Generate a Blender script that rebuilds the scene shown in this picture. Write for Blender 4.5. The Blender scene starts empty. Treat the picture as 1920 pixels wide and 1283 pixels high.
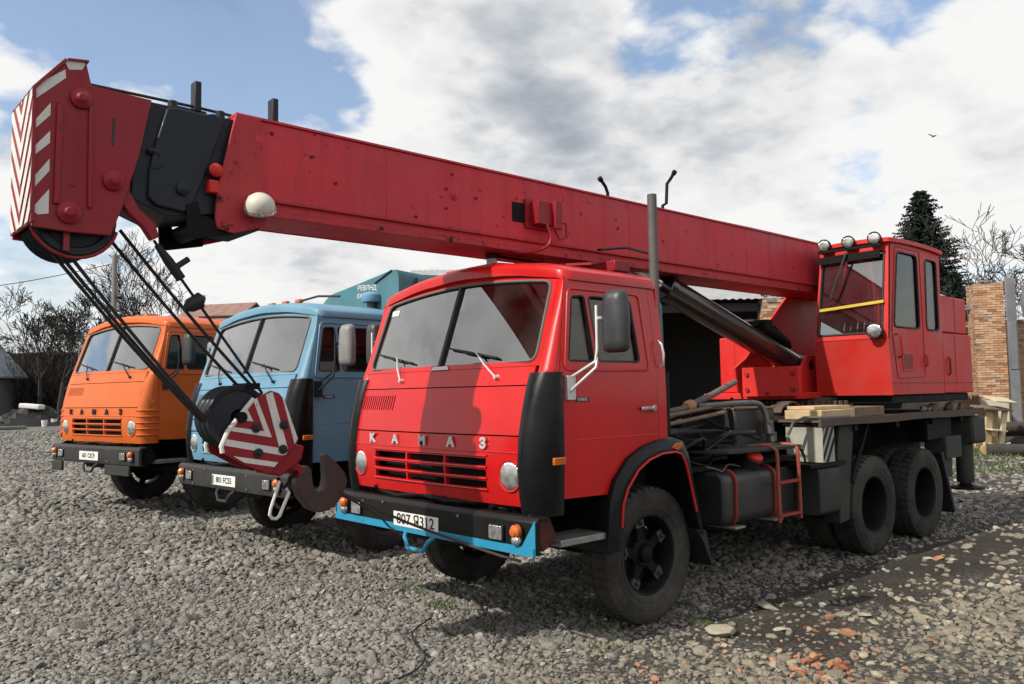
import bpy, bmesh, math, random
import numpy as np
from mathutils import Vector, Matrix, Euler, noise as mnoise
from mathutils.geometry import delaunay_2d_cdt
R = math.radians
scene = bpy.context.scene
COL = scene.collection

# ---------------------------------------------------------------- camera
cd = bpy.data.cameras.new('camera'); cam = bpy.data.objects.new('camera', cd); COL.objects.link(cam)
_yaw, _pit, _rol, _f = .8383, .063, -.0169, 1523.94
fw = Vector((-math.cos(_yaw)*math.cos(_pit), -math.sin(_yaw)*math.cos(_pit), math.sin(_pit)))
rt = fw.cross(Vector((0, 0, 1))).normalized(); up = rt.cross(fw)
r2 = rt*math.cos(_rol)+up*math.sin(_rol); u2 = -rt*math.sin(_rol)+up*math.cos(_rol)
CAM = Vector((4.9186, 5.0798, 1.7466))
m = Matrix((r2, u2, -fw)).transposed().to_4x4(); m.translation = CAM
cam.matrix_world = m
cd.sensor_width = 36; cd.lens = _f*36/1920; cd.clip_start = .05; cd.clip_end = 3000
scene.camera = cam

# ---------------------------------------------------------------- light and sky
SUN = Vector((1.1, -.15, 1.0)).normalized()
SKY_STRENGTH = .14; CLOUD_STRENGTH = .66; SUN_STRENGTH = 3.7
sl = bpy.data.lights.new('sun', 'SUN'); so = bpy.data.objects.new('sun', sl); COL.objects.link(so)
sl.energy = SUN_STRENGTH; sl.angle = R(.55); sl.color = (1, .955, .88)
so.rotation_euler = SUN.to_track_quat('Z', 'Y').to_euler(); so.location = (20, -10, 30)
world = bpy.data.worlds.new('World'); scene.world = world; world.use_nodes = True
BLOBS = (((-.330, -.850, .405), .24, -.18), ((-.17, -.88, .43), .22, -.18), ((-.725, -.545, .425), .16, -.20), ((-.49, -.81, .32), .12, -.10), ((-.38, -.87, .31), .10, -.05),
         ((-.885, -.395, .255), .10, -.13), ((-.86, -.32, .42), .10, -.12), ((-.60, -.70, .35), .26, .16), ((-.64, -.60, .46), .14, .10), ((-.80, -.49, .32), .20, .12),
         ((-.89, -.30, .34), .18, .12), ((-.25, -.90, .31), .20, .15), ((-.10, -.92, .37), .12, .10), ((-.47, -.87, .16), .32, .16), ((-.75, -.63, .20), .30, .12))
def build_world():
    nt = world.node_tree; N = nt.nodes; L = nt.links; N.clear()
    def nd(t, **k):
        n = N.new(t)
        for a, b in k.items(): setattr(n, a, b)
        return n
    def mth(op, a, b=None, clamp=False):
        n = nd('ShaderNodeMath', operation=op, use_clamp=clamp)
        for i, v in enumerate((a, b)):
            if v is None: continue
            if isinstance(v, (int, float)): n.inputs[i].default_value = v
            else: L.new(v, n.inputs[i])
        return n.outputs[0]
    def vmt(op, a, b=None):
        n = nd('ShaderNodeVectorMath', operation=op)
        for i, v in enumerate((a, b)):
            if v is None: continue
            if isinstance(v, (tuple, list)): n.inputs[i].default_value = v
            else: L.new(v, n.inputs[i])
        return n
    out = nd('ShaderNodeOutputWorld')
    sky = nd('ShaderNodeTexSky', sky_type='NISHITA', sun_disc=False)
    sky.sun_elevation = math.asin(SUN.z); sky.sun_rotation = math.atan2(SUN.x, SUN.y)
    sky.air_density = 1.1; sky.dust_density = .8; sky.ozone_density = 1.4; sky.altitude = 200
    tc = nd('ShaderNodeTexCoord'); D = tc.outputs['Generated']
    sep = nd('ShaderNodeSeparateXYZ'); L.new(D, sep.inputs[0])
    zc = mth('MAXIMUM', sep.outputs[2], 0.0); den = mth('ADD', zc, .30)
    comb = nd('ShaderNodeCombineXYZ')
    L.new(mth('DIVIDE', sep.outputs[0], den), comb.inputs[0]); L.new(mth('DIVIDE', sep.outputs[1], den), comb.inputs[1])
    L.new(mth('MULTIPLY', sep.outputs[2], 1.1), comb.inputs[2])
    P = comb.outputs[0]
    def fbm(vec, scale, det=8, rough=.55, dist=0.0):
        n = nd('ShaderNodeTexNoise'); n.inputs['Scale'].default_value = scale; n.inputs['Detail'].default_value = det
        n.inputs['Roughness'].default_value = rough; n.inputs['Distortion'].default_value = dist; L.new(vec, n.inputs['Vector'])
        return n.outputs['Fac']
    def bil(vec, scale, det):
        return mth('ABSOLUTE', mth('SUBTRACT', fbm(vec, scale, det, .5), .5))
    def cover(vec):
        big = fbm(vec, 1.15, 1, .5); mid = fbm(vec, 3.0, 6, .57)
        bl = mth('ADD', bil(vec, 4.6, 2), mth('MULTIPLY', bil(vec, 10.5, 3), .5))
        return mth('ADD', mth('ADD', mth('MULTIPLY', big, .62), mth('MULTIPLY', mid, .50)), mth('MULTIPLY', mth('SUBTRACT', bl, .14), .36))
    # patches of open sky and heaped cloud, as they stand over the yard
    def blob(d, rad, amt):
        n = vmt('DISTANCE', D, d); mr = nd('ShaderNodeMapRange', interpolation_type='SMOOTHSTEP')
        mr.inputs[1].default_value = rad; mr.inputs[2].default_value = 0; mr.inputs[3].default_value = 0; mr.inputs[4].default_value = amt
        L.new(n.outputs['Value'], mr.inputs[0]); return mr.outputs[0]
    steer = None
    for d, rad, amt in BLOBS:
        b = blob(d, rad, amt); steer = b if steer is None else mth('ADD', steer, b)
    c0 = cover(P); base = mth('ADD', c0, steer)
    lit = cover(vmt('ADD', P, (.05, -.10, .07)).outputs[0])
    mask = nd('ShaderNodeMapRange', interpolation_type='SMOOTHSTEP'); mask.inputs[1].default_value = .435; mask.inputs[2].default_value = .545
    L.new(base, mask.inputs[0])
    dif = mth('SUBTRACT', c0, lit)
    thick = nd('ShaderNodeMapRange', interpolation_type='SMOOTHSTEP'); thick.inputs[1].default_value = .52; thick.inputs[2].default_value = .82; thick.inputs[3].default_value = .98; thick.inputs[4].default_value = .70
    L.new(base, thick.inputs[0])
    br = mth('ADD', thick.outputs[0], mth('MULTIPLY', dif, 2.3))
    br = mth('ADD', br, mth('MULTIPLY', mth('SUBTRACT', fbm(P, 1.9, 3, .5), .5), .38))
    ramp = nd('ShaderNodeValToRGB'); cr = ramp.color_ramp
    cr.elements[0].position = .38; cr.elements[0].color = (.47, .51, .575, 1)
    cr.elements[1].position = 1.0; cr.elements[1].color = (1.16, 1.155, 1.145, 1)
    e = cr.elements.new(.60); e.color = (.69, .73, .78, 1)
    e = cr.elements.new(.80); e.color = (1.02, 1.02, 1.02, 1)
    L.new(br, ramp.inputs[0])
    b1 = nd('ShaderNodeBackground'); b1.inputs[1].default_value = SKY_STRENGTH; L.new(sky.outputs[0], b1.inputs[0])
    b2 = nd('ShaderNodeBackground'); b2.inputs[1].default_value = CLOUD_STRENGTH; L.new(ramp.outputs[0], b2.inputs[0])
    # thin veil towards the horizon
    veil = nd('ShaderNodeMapRange', interpolation_type='SMOOTHSTEP'); veil.inputs[1].default_value = .30; veil.inputs[2].default_value = 0.0; veil.inputs[4].default_value = .75
    L.new(sep.outputs[2], veil.inputs[0])
    mk = mth('MAXIMUM', mask.outputs[0], mth('ADD', veil.outputs[0], .10), True)
    mx = nd('ShaderNodeMixShader'); L.new(mk, mx.inputs[0]); L.new(b1.outputs[0], mx.inputs[1]); L.new(b2.outputs[0], mx.inputs[2])
    L.new(mx.outputs[0], out.inputs[0])
build_world()
world.cycles.sampling_method = 'MANUAL'; world.cycles.sample_map_resolution = 512
scene.view_settings.view_transform = 'Standard'; scene.view_settings.look = 'None'
scene.view_settings.exposure = .30; scene.view_settings.gamma = 1
scene.render.engine = 'CYCLES'
scene.cycles.max_bounces = 6; scene.cycles.transparent_max_bounces = 16; scene.cycles.use_denoising = True
scene.cycles.caustics_reflective = False; scene.cycles.caustics_refractive = False

# ---------------------------------------------------------------- materials
MATS = {}
def _mk(name):
    mt = bpy.data.materials.new(name); mt.use_nodes = True; MATS[name] = mt
    nt = mt.node_tree; b = nt.nodes['Principled BSDF']
    return mt, nt, nt.nodes, nt.links, b
def mat(name, col, rough=.5, metal=0., var=.12, scale=3., bump=0., bscale=40., rust=0., rcol=(.10, .035, .015), rscale=9., coat=0., dust=0., dcol=(.30, .27, .22), rvar=.1, coords='Object', spec=None, streak=0., scol=(.03, .02, .015)):
    mt, nt, N, L, b = _mk(name)
    tc = N.new('ShaderNodeTexCoord'); co = tc.outputs[coords]
    n1 = N.new('ShaderNodeTexNoise'); n1.inputs['Scale'].default_value = scale; n1.inputs['Detail'].default_value = 7; n1.inputs['Roughness'].default_value = .62; L.new(co, n1.inputs['Vector'])
    mr = N.new('ShaderNodeMapRange'); mr.inputs[1].default_value = .3; mr.inputs[2].default_value = .7; mr.inputs[3].default_value = 1-var; mr.inputs[4].default_value = 1+var; L.new(n1.outputs['Fac'], mr.inputs[0])
    vm = N.new('ShaderNodeVectorMath'); vm.operation = 'SCALE'; vm.inputs[0].default_value = col; L.new(mr.outputs[0], vm.inputs['Scale'])
    cur = vm.outputs[0]
    ro = N.new('ShaderNodeMapRange'); ro.inputs[1].default_value = .3; ro.inputs[2].default_value = .7; ro.inputs[3].default_value = max(.03, rough-rvar); ro.inputs[4].default_value = min(1, rough+rvar)
    L.new(n1.outputs['Fac'], ro.inputs[0]); rcur = ro.outputs[0]
    def layer(fac, c, r, cur, rcur):
        mx = N.new('ShaderNodeMix'); mx.data_type = 'RGBA'; L.new(fac, mx.inputs[0]); L.new(cur, mx.inputs[6]); mx.inputs[7].default_value = (*c, 1)
        mf = N.new('ShaderNodeMix'); L.new(fac, mf.inputs[0]); L.new(rcur, mf.inputs[2]); mf.inputs[3].default_value = r
        return mx.outputs[2], mf.outputs[0]
    if dust:
        n2 = N.new('ShaderNodeTexNoise'); n2.inputs['Scale'].default_value = 2.3; n2.inputs['Detail'].default_value = 9; n2.inputs['Roughness'].default_value = .7; L.new(co, n2.inputs['Vector'])
        d = N.new('ShaderNodeMapRange'); d.inputs[1].default_value = .35; d.inputs[2].default_value = .8; d.inputs[4].default_value = dust; L.new(n2.outputs['Fac'], d.inputs[0])
        cur, rcur = layer(d.outputs[0], dcol, .85, cur, rcur)
    if streak:
        mp = N.new('ShaderNodeMapping'); mp.inputs['Scale'].default_value = (9, 9, .7); L.new(co, mp.inputs[0])
        n5 = N.new('ShaderNodeTexNoise'); n5.inputs['Scale'].default_value = 1.0; n5.inputs['Detail'].default_value = 6; n5.inputs['Roughness'].default_value = .7; L.new(mp.outputs[0], n5.inputs['Vector'])
        d = N.new('ShaderNodeMapRange'); d.inputs[1].default_value = .50; d.inputs[2].default_value = .78; d.inputs[4].default_value = streak; L.new(n5.outputs['Fac'], d.inputs[0])
        cur, rcur = layer(d.outputs[0], scol, .8, cur, rcur)
    if rust:
        n3 = N.new('ShaderNodeTexNoise'); n3.inputs['Scale'].default_value = rscale; n3.inputs['Detail'].default_value = 10; n3.inputs['Roughness'].default_value = .68; L.new(co, n3.inputs['Vector'])
        d = N.new('ShaderNodeMapRange'); d.inputs[1].default_value = .74-rust*.22; d.inputs[2].default_value = .80-rust*.2; L.new(n3.outputs['Fac'], d.inputs[0])
        cur, rcur = layer(d.outputs[0], rcol, .9, cur, rcur)
    L.new(cur, b.inputs['Base Color']); L.new(rcur, b.inputs['Roughness'])
    b.inputs['Metallic'].default_value = metal
    if coat: b.inputs['Coat Weight'].default_value = coat; b.inputs['Coat Roughness'].default_value = .09
    if spec is not None: b.inputs['Specular IOR Level'].default_value = spec
    if bump:
        n4 = N.new('ShaderNodeTexNoise'); n4.inputs['Scale'].default_value = bscale; n4.inputs['Detail'].default_value = 6; L.new(co, n4.inputs['Vector'])
        bp = N.new('ShaderNodeBump'); bp.inputs['Strength'].default_value = bump; bp.inputs['Distance'].default_value = .02; L.new(n4.outputs['Fac'], bp.inputs['Height']); L.new(bp.outputs[0], b.inputs['Normal'])
    return mt
def glass(name, tint=(.75, .8, .8), refl=.10, boost=1.6):
    mt, nt, N, L, b = _mk(name); N.remove(b)
    o = N['Material Output']; t = N.new('ShaderNodeBsdfTransparent'); t.inputs[0].default_value = (*tint, 1)
    g = N.new('ShaderNodeBsdfGlossy'); g.inputs['Roughness'].default_value = .015; g.inputs[0].default_value = (1, 1, 1, 1)
    fr = N.new('ShaderNodeFresnel'); fr.inputs[0].default_value = 1.52
    ma = N.new('ShaderNodeMath'); ma.operation = 'MULTIPLY_ADD'; ma.use_clamp = True; L.new(fr.outputs[0], ma.inputs[0]); ma.inputs[1].default_value = boost; ma.inputs[2].default_value = refl
    mx = N.new('ShaderNodeMixShader'); L.new(ma.outputs[0], mx.inputs[0]); L.new(t.outputs[0], mx.inputs[1]); L.new(g.outputs[0], mx.inputs[2])
    d = N.new('ShaderNodeBsdfDiffuse'); d.inputs[0].default_value = (.45, .43, .38, 1)
    nz = N.new('ShaderNodeTexNoise'); nz.inputs['Scale'].default_value = 2.2; nz.inputs['Detail'].default_value = 8
    tc = N.new('ShaderNodeTexCoord'); L.new(tc.outputs['Object'], nz.inputs['Vector'])
    mr = N.new('ShaderNodeMapRange'); mr.inputs[1].default_value = .35; mr.inputs[2].default_value = .8; mr.inputs[3].default_value = .0; mr.inputs[4].default_value = .05; L.new(nz.outputs['Fac'], mr.inputs[0])
    m2 = N.new('ShaderNodeMixShader'); L.new(mr.outputs[0], m2.inputs[0]); L.new(mx.outputs[0], m2.inputs[1]); L.new(d.outputs[0], m2.inputs[2])
    L.new(m2.outputs[0], o.inputs[0]); return mt

RED = mat('red_paint', (.54, .005, .005), .36, var=.16, scale=1.0, coat=.35, dust=.06, rust=.44, rscale=26, rcol=(.16, .018, .012), dcol=(.40, .08, .06), spec=.32, streak=.10)
BOOMRED = mat('faded_red_paint', (.57, .040, .056), .5, var=.14, scale=1.1, coat=.0, spec=.35, dust=.40, rust=.56, rscale=13, rcol=(.05, .016, .012), dcol=(.55, .012, .014), streak=.32, scol=(.12, .012, .014))
CRANERED = mat('crane_red_paint', (.60, .020, .014), .46, var=.14, scale=1.2, coat=.0, spec=.35, dust=.10, rust=.50, rscale=20, rcol=(.14, .03, .02), streak=.22, scol=(.20, .02, .015), dcol=(.42, .20, .17))
HEADRED = mat('dark_red_paint', (.28, .007, .017), .46, var=.14, scale=2, coat=.0, spec=.35, dust=.05, rust=.50, rscale=24, streak=.3, scol=(.06, .006, .008))
CHIPPED = mat('chipped_red_paint', (.44, .026, .032), .55, var=.16, scale=2, spec=.35, dust=.2, dcol=(.50, .10, .09), rust=.80, rscale=8, rcol=(.035, .014, .012), streak=.3, scol=(.10, .012, .012))
DULLRED = mat('dull_red_paint', (.25, .022, .016), .6, var=.2, scale=6, rust=.35, rscale=12)
ORANGE = mat('orange_paint', (.62, .115, .010), .42, var=.13, scale=1.2, coat=.1, spec=.35, streak=.12, scol=(.25, .06, .02), dust=.08, rust=.44, rscale=24, rcol=(.20, .06, .02))
BLUE = mat('blue_paint', (.115, .265, .375), .45, var=.12, scale=1.2, coat=.05, spec=.4, dust=.25, rust=.46, rscale=22, rcol=(.14, .10, .07), streak=.14, scol=(.10, .13, .14), dcol=(.32, .40, .42))
CYAN = mat('bright_blue_paint', (.010, .235, .39), .4, var=.10, scale=4, dust=.1)
TEAL = mat('teal_canvas', (.045, .165, .195), .75, var=.18, scale=2.5, bump=.25, bscale=5, dust=.18)
WHITE = mat('white_paint', (.70, .68, .63), .5, var=.10, scale=8, dust=.25, rust=.55, rscale=24, rcol=(.16, .08, .07), streak=.25, scol=(.25, .20, .17))
CREAM = mat('dirty_cream_paint', (.34, .33, .26), .6, var=.2, scale=5, dust=.3, rust=.30, rscale=12)
BLACK = mat('black_plastic', (.006, .006, .007), .32, var=.3, scale=5, coat=.06, dust=.008, spec=.22)
BUMPER = mat('black_bumper_paint', (.008, .008, .008), .42, var=.2, scale=4, dust=.012, rust=.12, spec=.22)
GREYBUMP = mat('dark_grey_bumper_paint', (.026, .026, .025), .6, spec=.25, var=.2, scale=4, dust=.12, rust=.16)
NAVY = mat('blue_black_paint', (.011, .015, .022), .5, spec=.25, var=.2, scale=4, coat=.05, dust=.04, rust=.16, rcol=(.12, .09, .07))
DARK = mat('greasy_dark_steel', (.006, .0056, .0052), .6, var=.35, scale=6, bump=.2, dust=.2, dcol=(.028, .024, .020), spec=.15)
OLIVE = mat('dark_olive_paint', (.030, .032, .026), .6, spec=.25, var=.2, scale=4, dust=.3, dcol=(.16, .15, .12), rust=.15)
DECKM = mat('rusty_deck_steel', (.075, .045, .032), .8, var=.35, scale=6, bump=.3, dust=.4, dcol=(.16, .13, .10))
STEEL = mat('bare_steel', (.32, .31, .29), .45, metal=.7, var=.2, scale=8, rust=.2)
CHROME = mat('chrome', (.80, .80, .80), .12, metal=1, var=.05, rvar=.05)
WHITEMET = mat('light_metal', (.62, .60, .57), .35, metal=.3, var=.1, dust=.1)
GREYPIPE = mat('grey_exhaust_paint', (.085, .078, .073), .6, var=.2, scale=6, rust=.25, dust=.2)
TYRE = mat('tyre_rubber', (.018, .017, .016), .82, var=.3, scale=7, bump=.2, bscale=60, dust=.85, dcol=(.11, .10, .085), spec=.2)
RUBBER = mat('black_rubber', (.012, .012, .012), .6, var=.2)
SEAL = mat('grey_rubber_seal', (.13, .12, .11), .7, var=.2)
MIRB = mat('mirror_grey_plastic', (.030, .033, .036), .45, var=.12, dust=.1)
MIRG = mat('mirror_pale_plastic', (.22, .22, .21), .5, var=.12, dust=.1)
MIRROR = mat('mirror_glass', (.75, .77, .78), .03, metal=1, var=.02, rvar=.02)
AMBER = mat('amber_lens', (.55, .12, .012), .22, var=.15, scale=30, coat=.6)
REDCAP = mat('red_cap', (.55, .03, .015), .5, var=.15)
def lensmat():
    mt, nt, N, L, b = _mk('ribbed_lamp_lens')
    tc = N.new('ShaderNodeTexCoord'); w = N.new('ShaderNodeTexWave'); w.bands_direction = 'Y'; w.inputs['Scale'].default_value = 22; w.inputs['Distortion'].default_value = .6; L.new(tc.outputs['Object'], w.inputs['Vector'])
    v = N.new('ShaderNodeTexVoronoi'); v.inputs['Scale'].default_value = 16; L.new(tc.outputs['Object'], v.inputs['Vector'])
    r = N.new('ShaderNodeValToRGB'); r.color_ramp.elements[0].color = (.22, .23, .22, 1); r.color_ramp.elements[1].color = (.85, .86, .83, 1); L.new(v.outputs['Distance'], r.inputs[0]); L.new(r.outputs[0], b.inputs['Base Color'])
    b.inputs['Metallic'].default_value = .7; b.inputs['Roughness'].default_value = .18; b.inputs['Coat Weight'].default_value = 1; b.inputs['Coat Roughness'].default_value = .04
    bp = N.new('ShaderNodeBump'); bp.inputs['Strength'].default_value = .5; bp.inputs['Distance'].default_value = .01; L.new(w.outputs['Fac'], bp.inputs['Height']); L.new(bp.outputs[0], b.inputs['Normal'])
    return mt
LENS = lensmat()
PLATE = mat('number_plate_white', (.72, .71, .66), .45, var=.06, dust=.18)
INK = mat('black_ink', (.02, .02, .02), .6)
GREENINK = mat('green_ink', (.05, .20, .16), .6)
ROPE = mat('steel_rope', (.022, .020, .018), .6, metal=.2, var=.3, scale=40, bump=.5, bscale=160)
TIE = mat('brown_rope', (.045, .030, .022), .8, var=.3, scale=40, bump=.4, bscale=120)
INTER = mat('cab_interior', (.022, .022, .022), .8, var=.2)
INTERG = mat('cab_interior_grey', (.09, .085, .08), .8, var=.15)
SEATM = mat('seat_vinyl', (.055, .052, .050), .6, var=.2)
WOOD = mat('pale_wood', (.50, .36, .19), .7, var=.22, scale=9, bump=.2, dust=.15)
WOODD = mat('weathered_wood', (.17, .12, .08), .8, var=.3, scale=9, bump=.3)
BARK = mat('log_bark', (.045, .036, .030), .9, var=.35, scale=8, bump=.6, bscale=25)
TWIG = mat('bare_twigs', (.034, .028, .025), .9, var=.3)
YELLOW = mat('yellow_rail_paint', (.60, .45, .05), .5)
CONC = mat('grey_render', (.16, .155, .15), .9, var=.2, scale=1, bump=.2)
DARKWALL = mat('dark_plank_wall', (.035, .033, .032), .9, var=.3, scale=2, bump=.3)
SLATE = mat('corrugated_roof_sheet', (.34, .34, .33), .7, var=.2, scale=1.4, dust=.3, dcol=(.2, .19, .17))
ROOFG = mat('grey_metal_roof', (.30, .33, .36), .5, var=.12, scale=.8)
ROOFR = mat('faded_tile_roof', (.24, .14, .11), .8, var=.25, scale=2)
POLE = mat('concrete_pole', (.20, .19, .175), .9, var=.15, scale=4, bump=.2)
MORTAR = mat('mortar', (.28, .25, .21), .95, var=.2, scale=8, bump=.4)
SHEETM = mat('dark_sheet_metal', (.050, .052, .052), .6, var=.25, scale=2.5, dust=.2, rust=.15)
INSUL = mat('grey_pipe_cladding', (.20, .205, .21), .55, metal=.3, var=.15, rust=.15)
CARD = mat('pale_board', (.55, .45, .30), .8, var=.12)
GLASS = glass('windscreen_glass', (.60, .64, .64), .15, 2.1)
GLASSD = glass('dusty_side_glass', (.38, .37, .32), .0, .75)
REARGLASS = glass('dark_rear_glass', (.10, .10, .10), .02, 1.0)
def brickmat():
    mt, nt, N, L, b = _mk('clay_brick')
    oi = N.new('ShaderNodeObjectInfo'); rp = N.new('ShaderNodeValToRGB'); e = rp.color_ramp.elements
    e[0].color = (.26, .12, .065, 1); e[1].color = (.58, .40, .25, 1)
    k = e.new(.35); k.color = (.45, .24, .13, 1); k = e.new(.7); k.color = (.53, .31, .18, 1)
    tc = N.new('ShaderNodeTexCoord'); nz = N.new('ShaderNodeTexNoise'); nz.inputs['Scale'].default_value = 2.6; nz.inputs['Detail'].default_value = 5
    ge = N.new('ShaderNodeNewGeometry')
    L.new(tc.outputs['Object'], nz.inputs['Vector'])
    ad = N.new('ShaderNodeMath'); ad.operation = 'ADD'; ad.use_clamp = True
    ri = N.new('ShaderNodeMath'); ri.operation = 'MULTIPLY_ADD'; L.new(ge.outputs['Random Per Island'], ri.inputs[0]); ri.inputs[1].default_value = .75; L.new(oi.outputs['Random'], ri.inputs[2])
    fr = N.new('ShaderNodeMath'); fr.operation = 'FRACT'; L.new(ri.outputs[0], fr.inputs[0])
    sc = N.new('ShaderNodeMath'); sc.operation = 'MULTIPLY_ADD'; L.new(nz.outputs['Fac'], sc.inputs[0]); sc.inputs[1].default_value = .5; sc.inputs[2].default_value = -.25
    L.new(fr.outputs[0], ad.inputs[0]); L.new(sc.outputs[0], ad.inputs[1])
    L.new(ad.outputs[0], rp.inputs[0]); L.new(rp.outputs[0], b.inputs['Base Color']); b.inputs['Roughness'].default_value = .92
    return mt
BRICK = brickmat()
def stonemat(name, cols, rough=.85, soil=.35, soilcol=(.05, .040, .030)):
    mt, nt, N, L, b = _mk(name)
    oi = N.new('ShaderNodeObjectInfo'); rp = N.new('ShaderNodeValToRGB'); rp.color_ramp.interpolation = 'LINEAR'
    el = rp.color_ramp.elements
    for i, (p, c) in enumerate(cols):
        if i < 2: el[i].position = p; el[i].color = (*c, 1)
        else: k = el.new(p); k.color = (*c, 1)
    tc = N.new('ShaderNodeTexCoord'); nz = N.new('ShaderNodeTexNoise'); nz.inputs['Scale'].default_value = 1.3; nz.inputs['Detail'].default_value = 6; L.new(tc.outputs['Object'], nz.inputs['Vector'])
    L.new(oi.outputs['Random'], rp.inputs[0])
    mr = N.new('ShaderNodeMapRange'); mr.inputs[1].default_value = .3; mr.inputs[2].default_value = .75; mr.inputs[3].default_value = .72; mr.inputs[4].default_value = 1.22; L.new(nz.outputs['Fac'], mr.inputs[0])
    vm = N.new('ShaderNodeVectorMath'); vm.operation = 'SCALE'; L.new(rp.outputs[0], vm.inputs[0]); L.new(mr.outputs[0], vm.inputs['Scale'])
    # the gravel was tipped in loads: grey by the row of trucks, tan on the track at the side, patchy all over
    ge = N.new('ShaderNodeNewGeometry'); sp = N.new('ShaderNodeSeparateXYZ'); L.new(ge.outputs['Position'], sp.inputs[0])
    pz = N.new('ShaderNodeTexNoise'); pz.inputs['Scale'].default_value = .75; pz.inputs['Detail'].default_value = 4; L.new(ge.outputs['Position'], pz.inputs['Vector'])
    ad = N.new('ShaderNodeMath'); ad.operation = 'MULTIPLY_ADD'; L.new(pz.outputs['Fac'], ad.inputs[0]); ad.inputs[1].default_value = 2.2; L.new(sp.outputs[1], ad.inputs[2])
    tn = N.new('ShaderNodeMapRange'); tn.inputs[1].default_value = 1.7; tn.inputs[2].default_value = 3.4; L.new(ad.outputs[0], tn.inputs[0])
    tm = N.new('ShaderNodeMix'); tm.data_type = 'RGBA'; L.new(tn.outputs[0], tm.inputs[0]); tm.inputs[6].default_value = (1, 1, 1, 1); tm.inputs[7].default_value = (1.08, 1.0, .85, 1)
    pm = N.new('ShaderNodeMapRange'); pm.inputs[1].default_value = .3; pm.inputs[2].default_value = .7; pm.inputs[3].default_value = .74; pm.inputs[4].default_value = 1.18; L.new(pz.outputs['Fac'], pm.inputs[0])
    v2 = N.new('ShaderNodeVectorMath'); v2.operation = 'MULTIPLY'; L.new(vm.outputs[0], v2.inputs[0]); L.new(tm.outputs[2], v2.inputs[1])
    v3 = N.new('ShaderNodeVectorMath'); v3.operation = 'SCALE'; L.new(v2.outputs[0], v3.inputs[0]); L.new(pm.outputs[0], v3.inputs['Scale'])
    L.new(v3.outputs[0], b.inputs['Base Color']); b.inputs['Roughness'].default_value = rough
    n4 = N.new('ShaderNodeTexNoise'); n4.inputs['Scale'].default_value = 6; n4.inputs['Detail'].default_value = 5; L.new(tc.outputs['Object'], n4.inputs['Vector'])
    bp = N.new('ShaderNodeBump'); bp.inputs['Strength'].default_value = .35; bp.inputs['Distance'].default_value = .05; L.new(n4.outputs['Fac'], bp.inputs['Height']); L.new(bp.outputs[0], b.inputs['Normal'])
    return mt
STONE = stonemat('gravel_stone', [(0, (.14, .131, .113)), (1, (.40, .378, .33)), (.25, (.20, .188, .163)), (.5, (.235, .22, .19)), (.75, (.265, .247, .21)), (.92, (.235, .198, .16))])
BIGSTONE = stonemat('pale_stone', [(0, (.22, .20, .165)), (1, (.42, .39, .32))])
BRICKBIT = stonemat('broken_brick', [(0, (.27, .10, .055)), (1, (.46, .25, .16))])
LEAFM = mat('spruce_needles', (.012, .022, .014), .7, var=.5, scale=1.5)
GRASSM = mat('grass_blades', (.085, .12, .028), .7, var=.4, scale=4)

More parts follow.
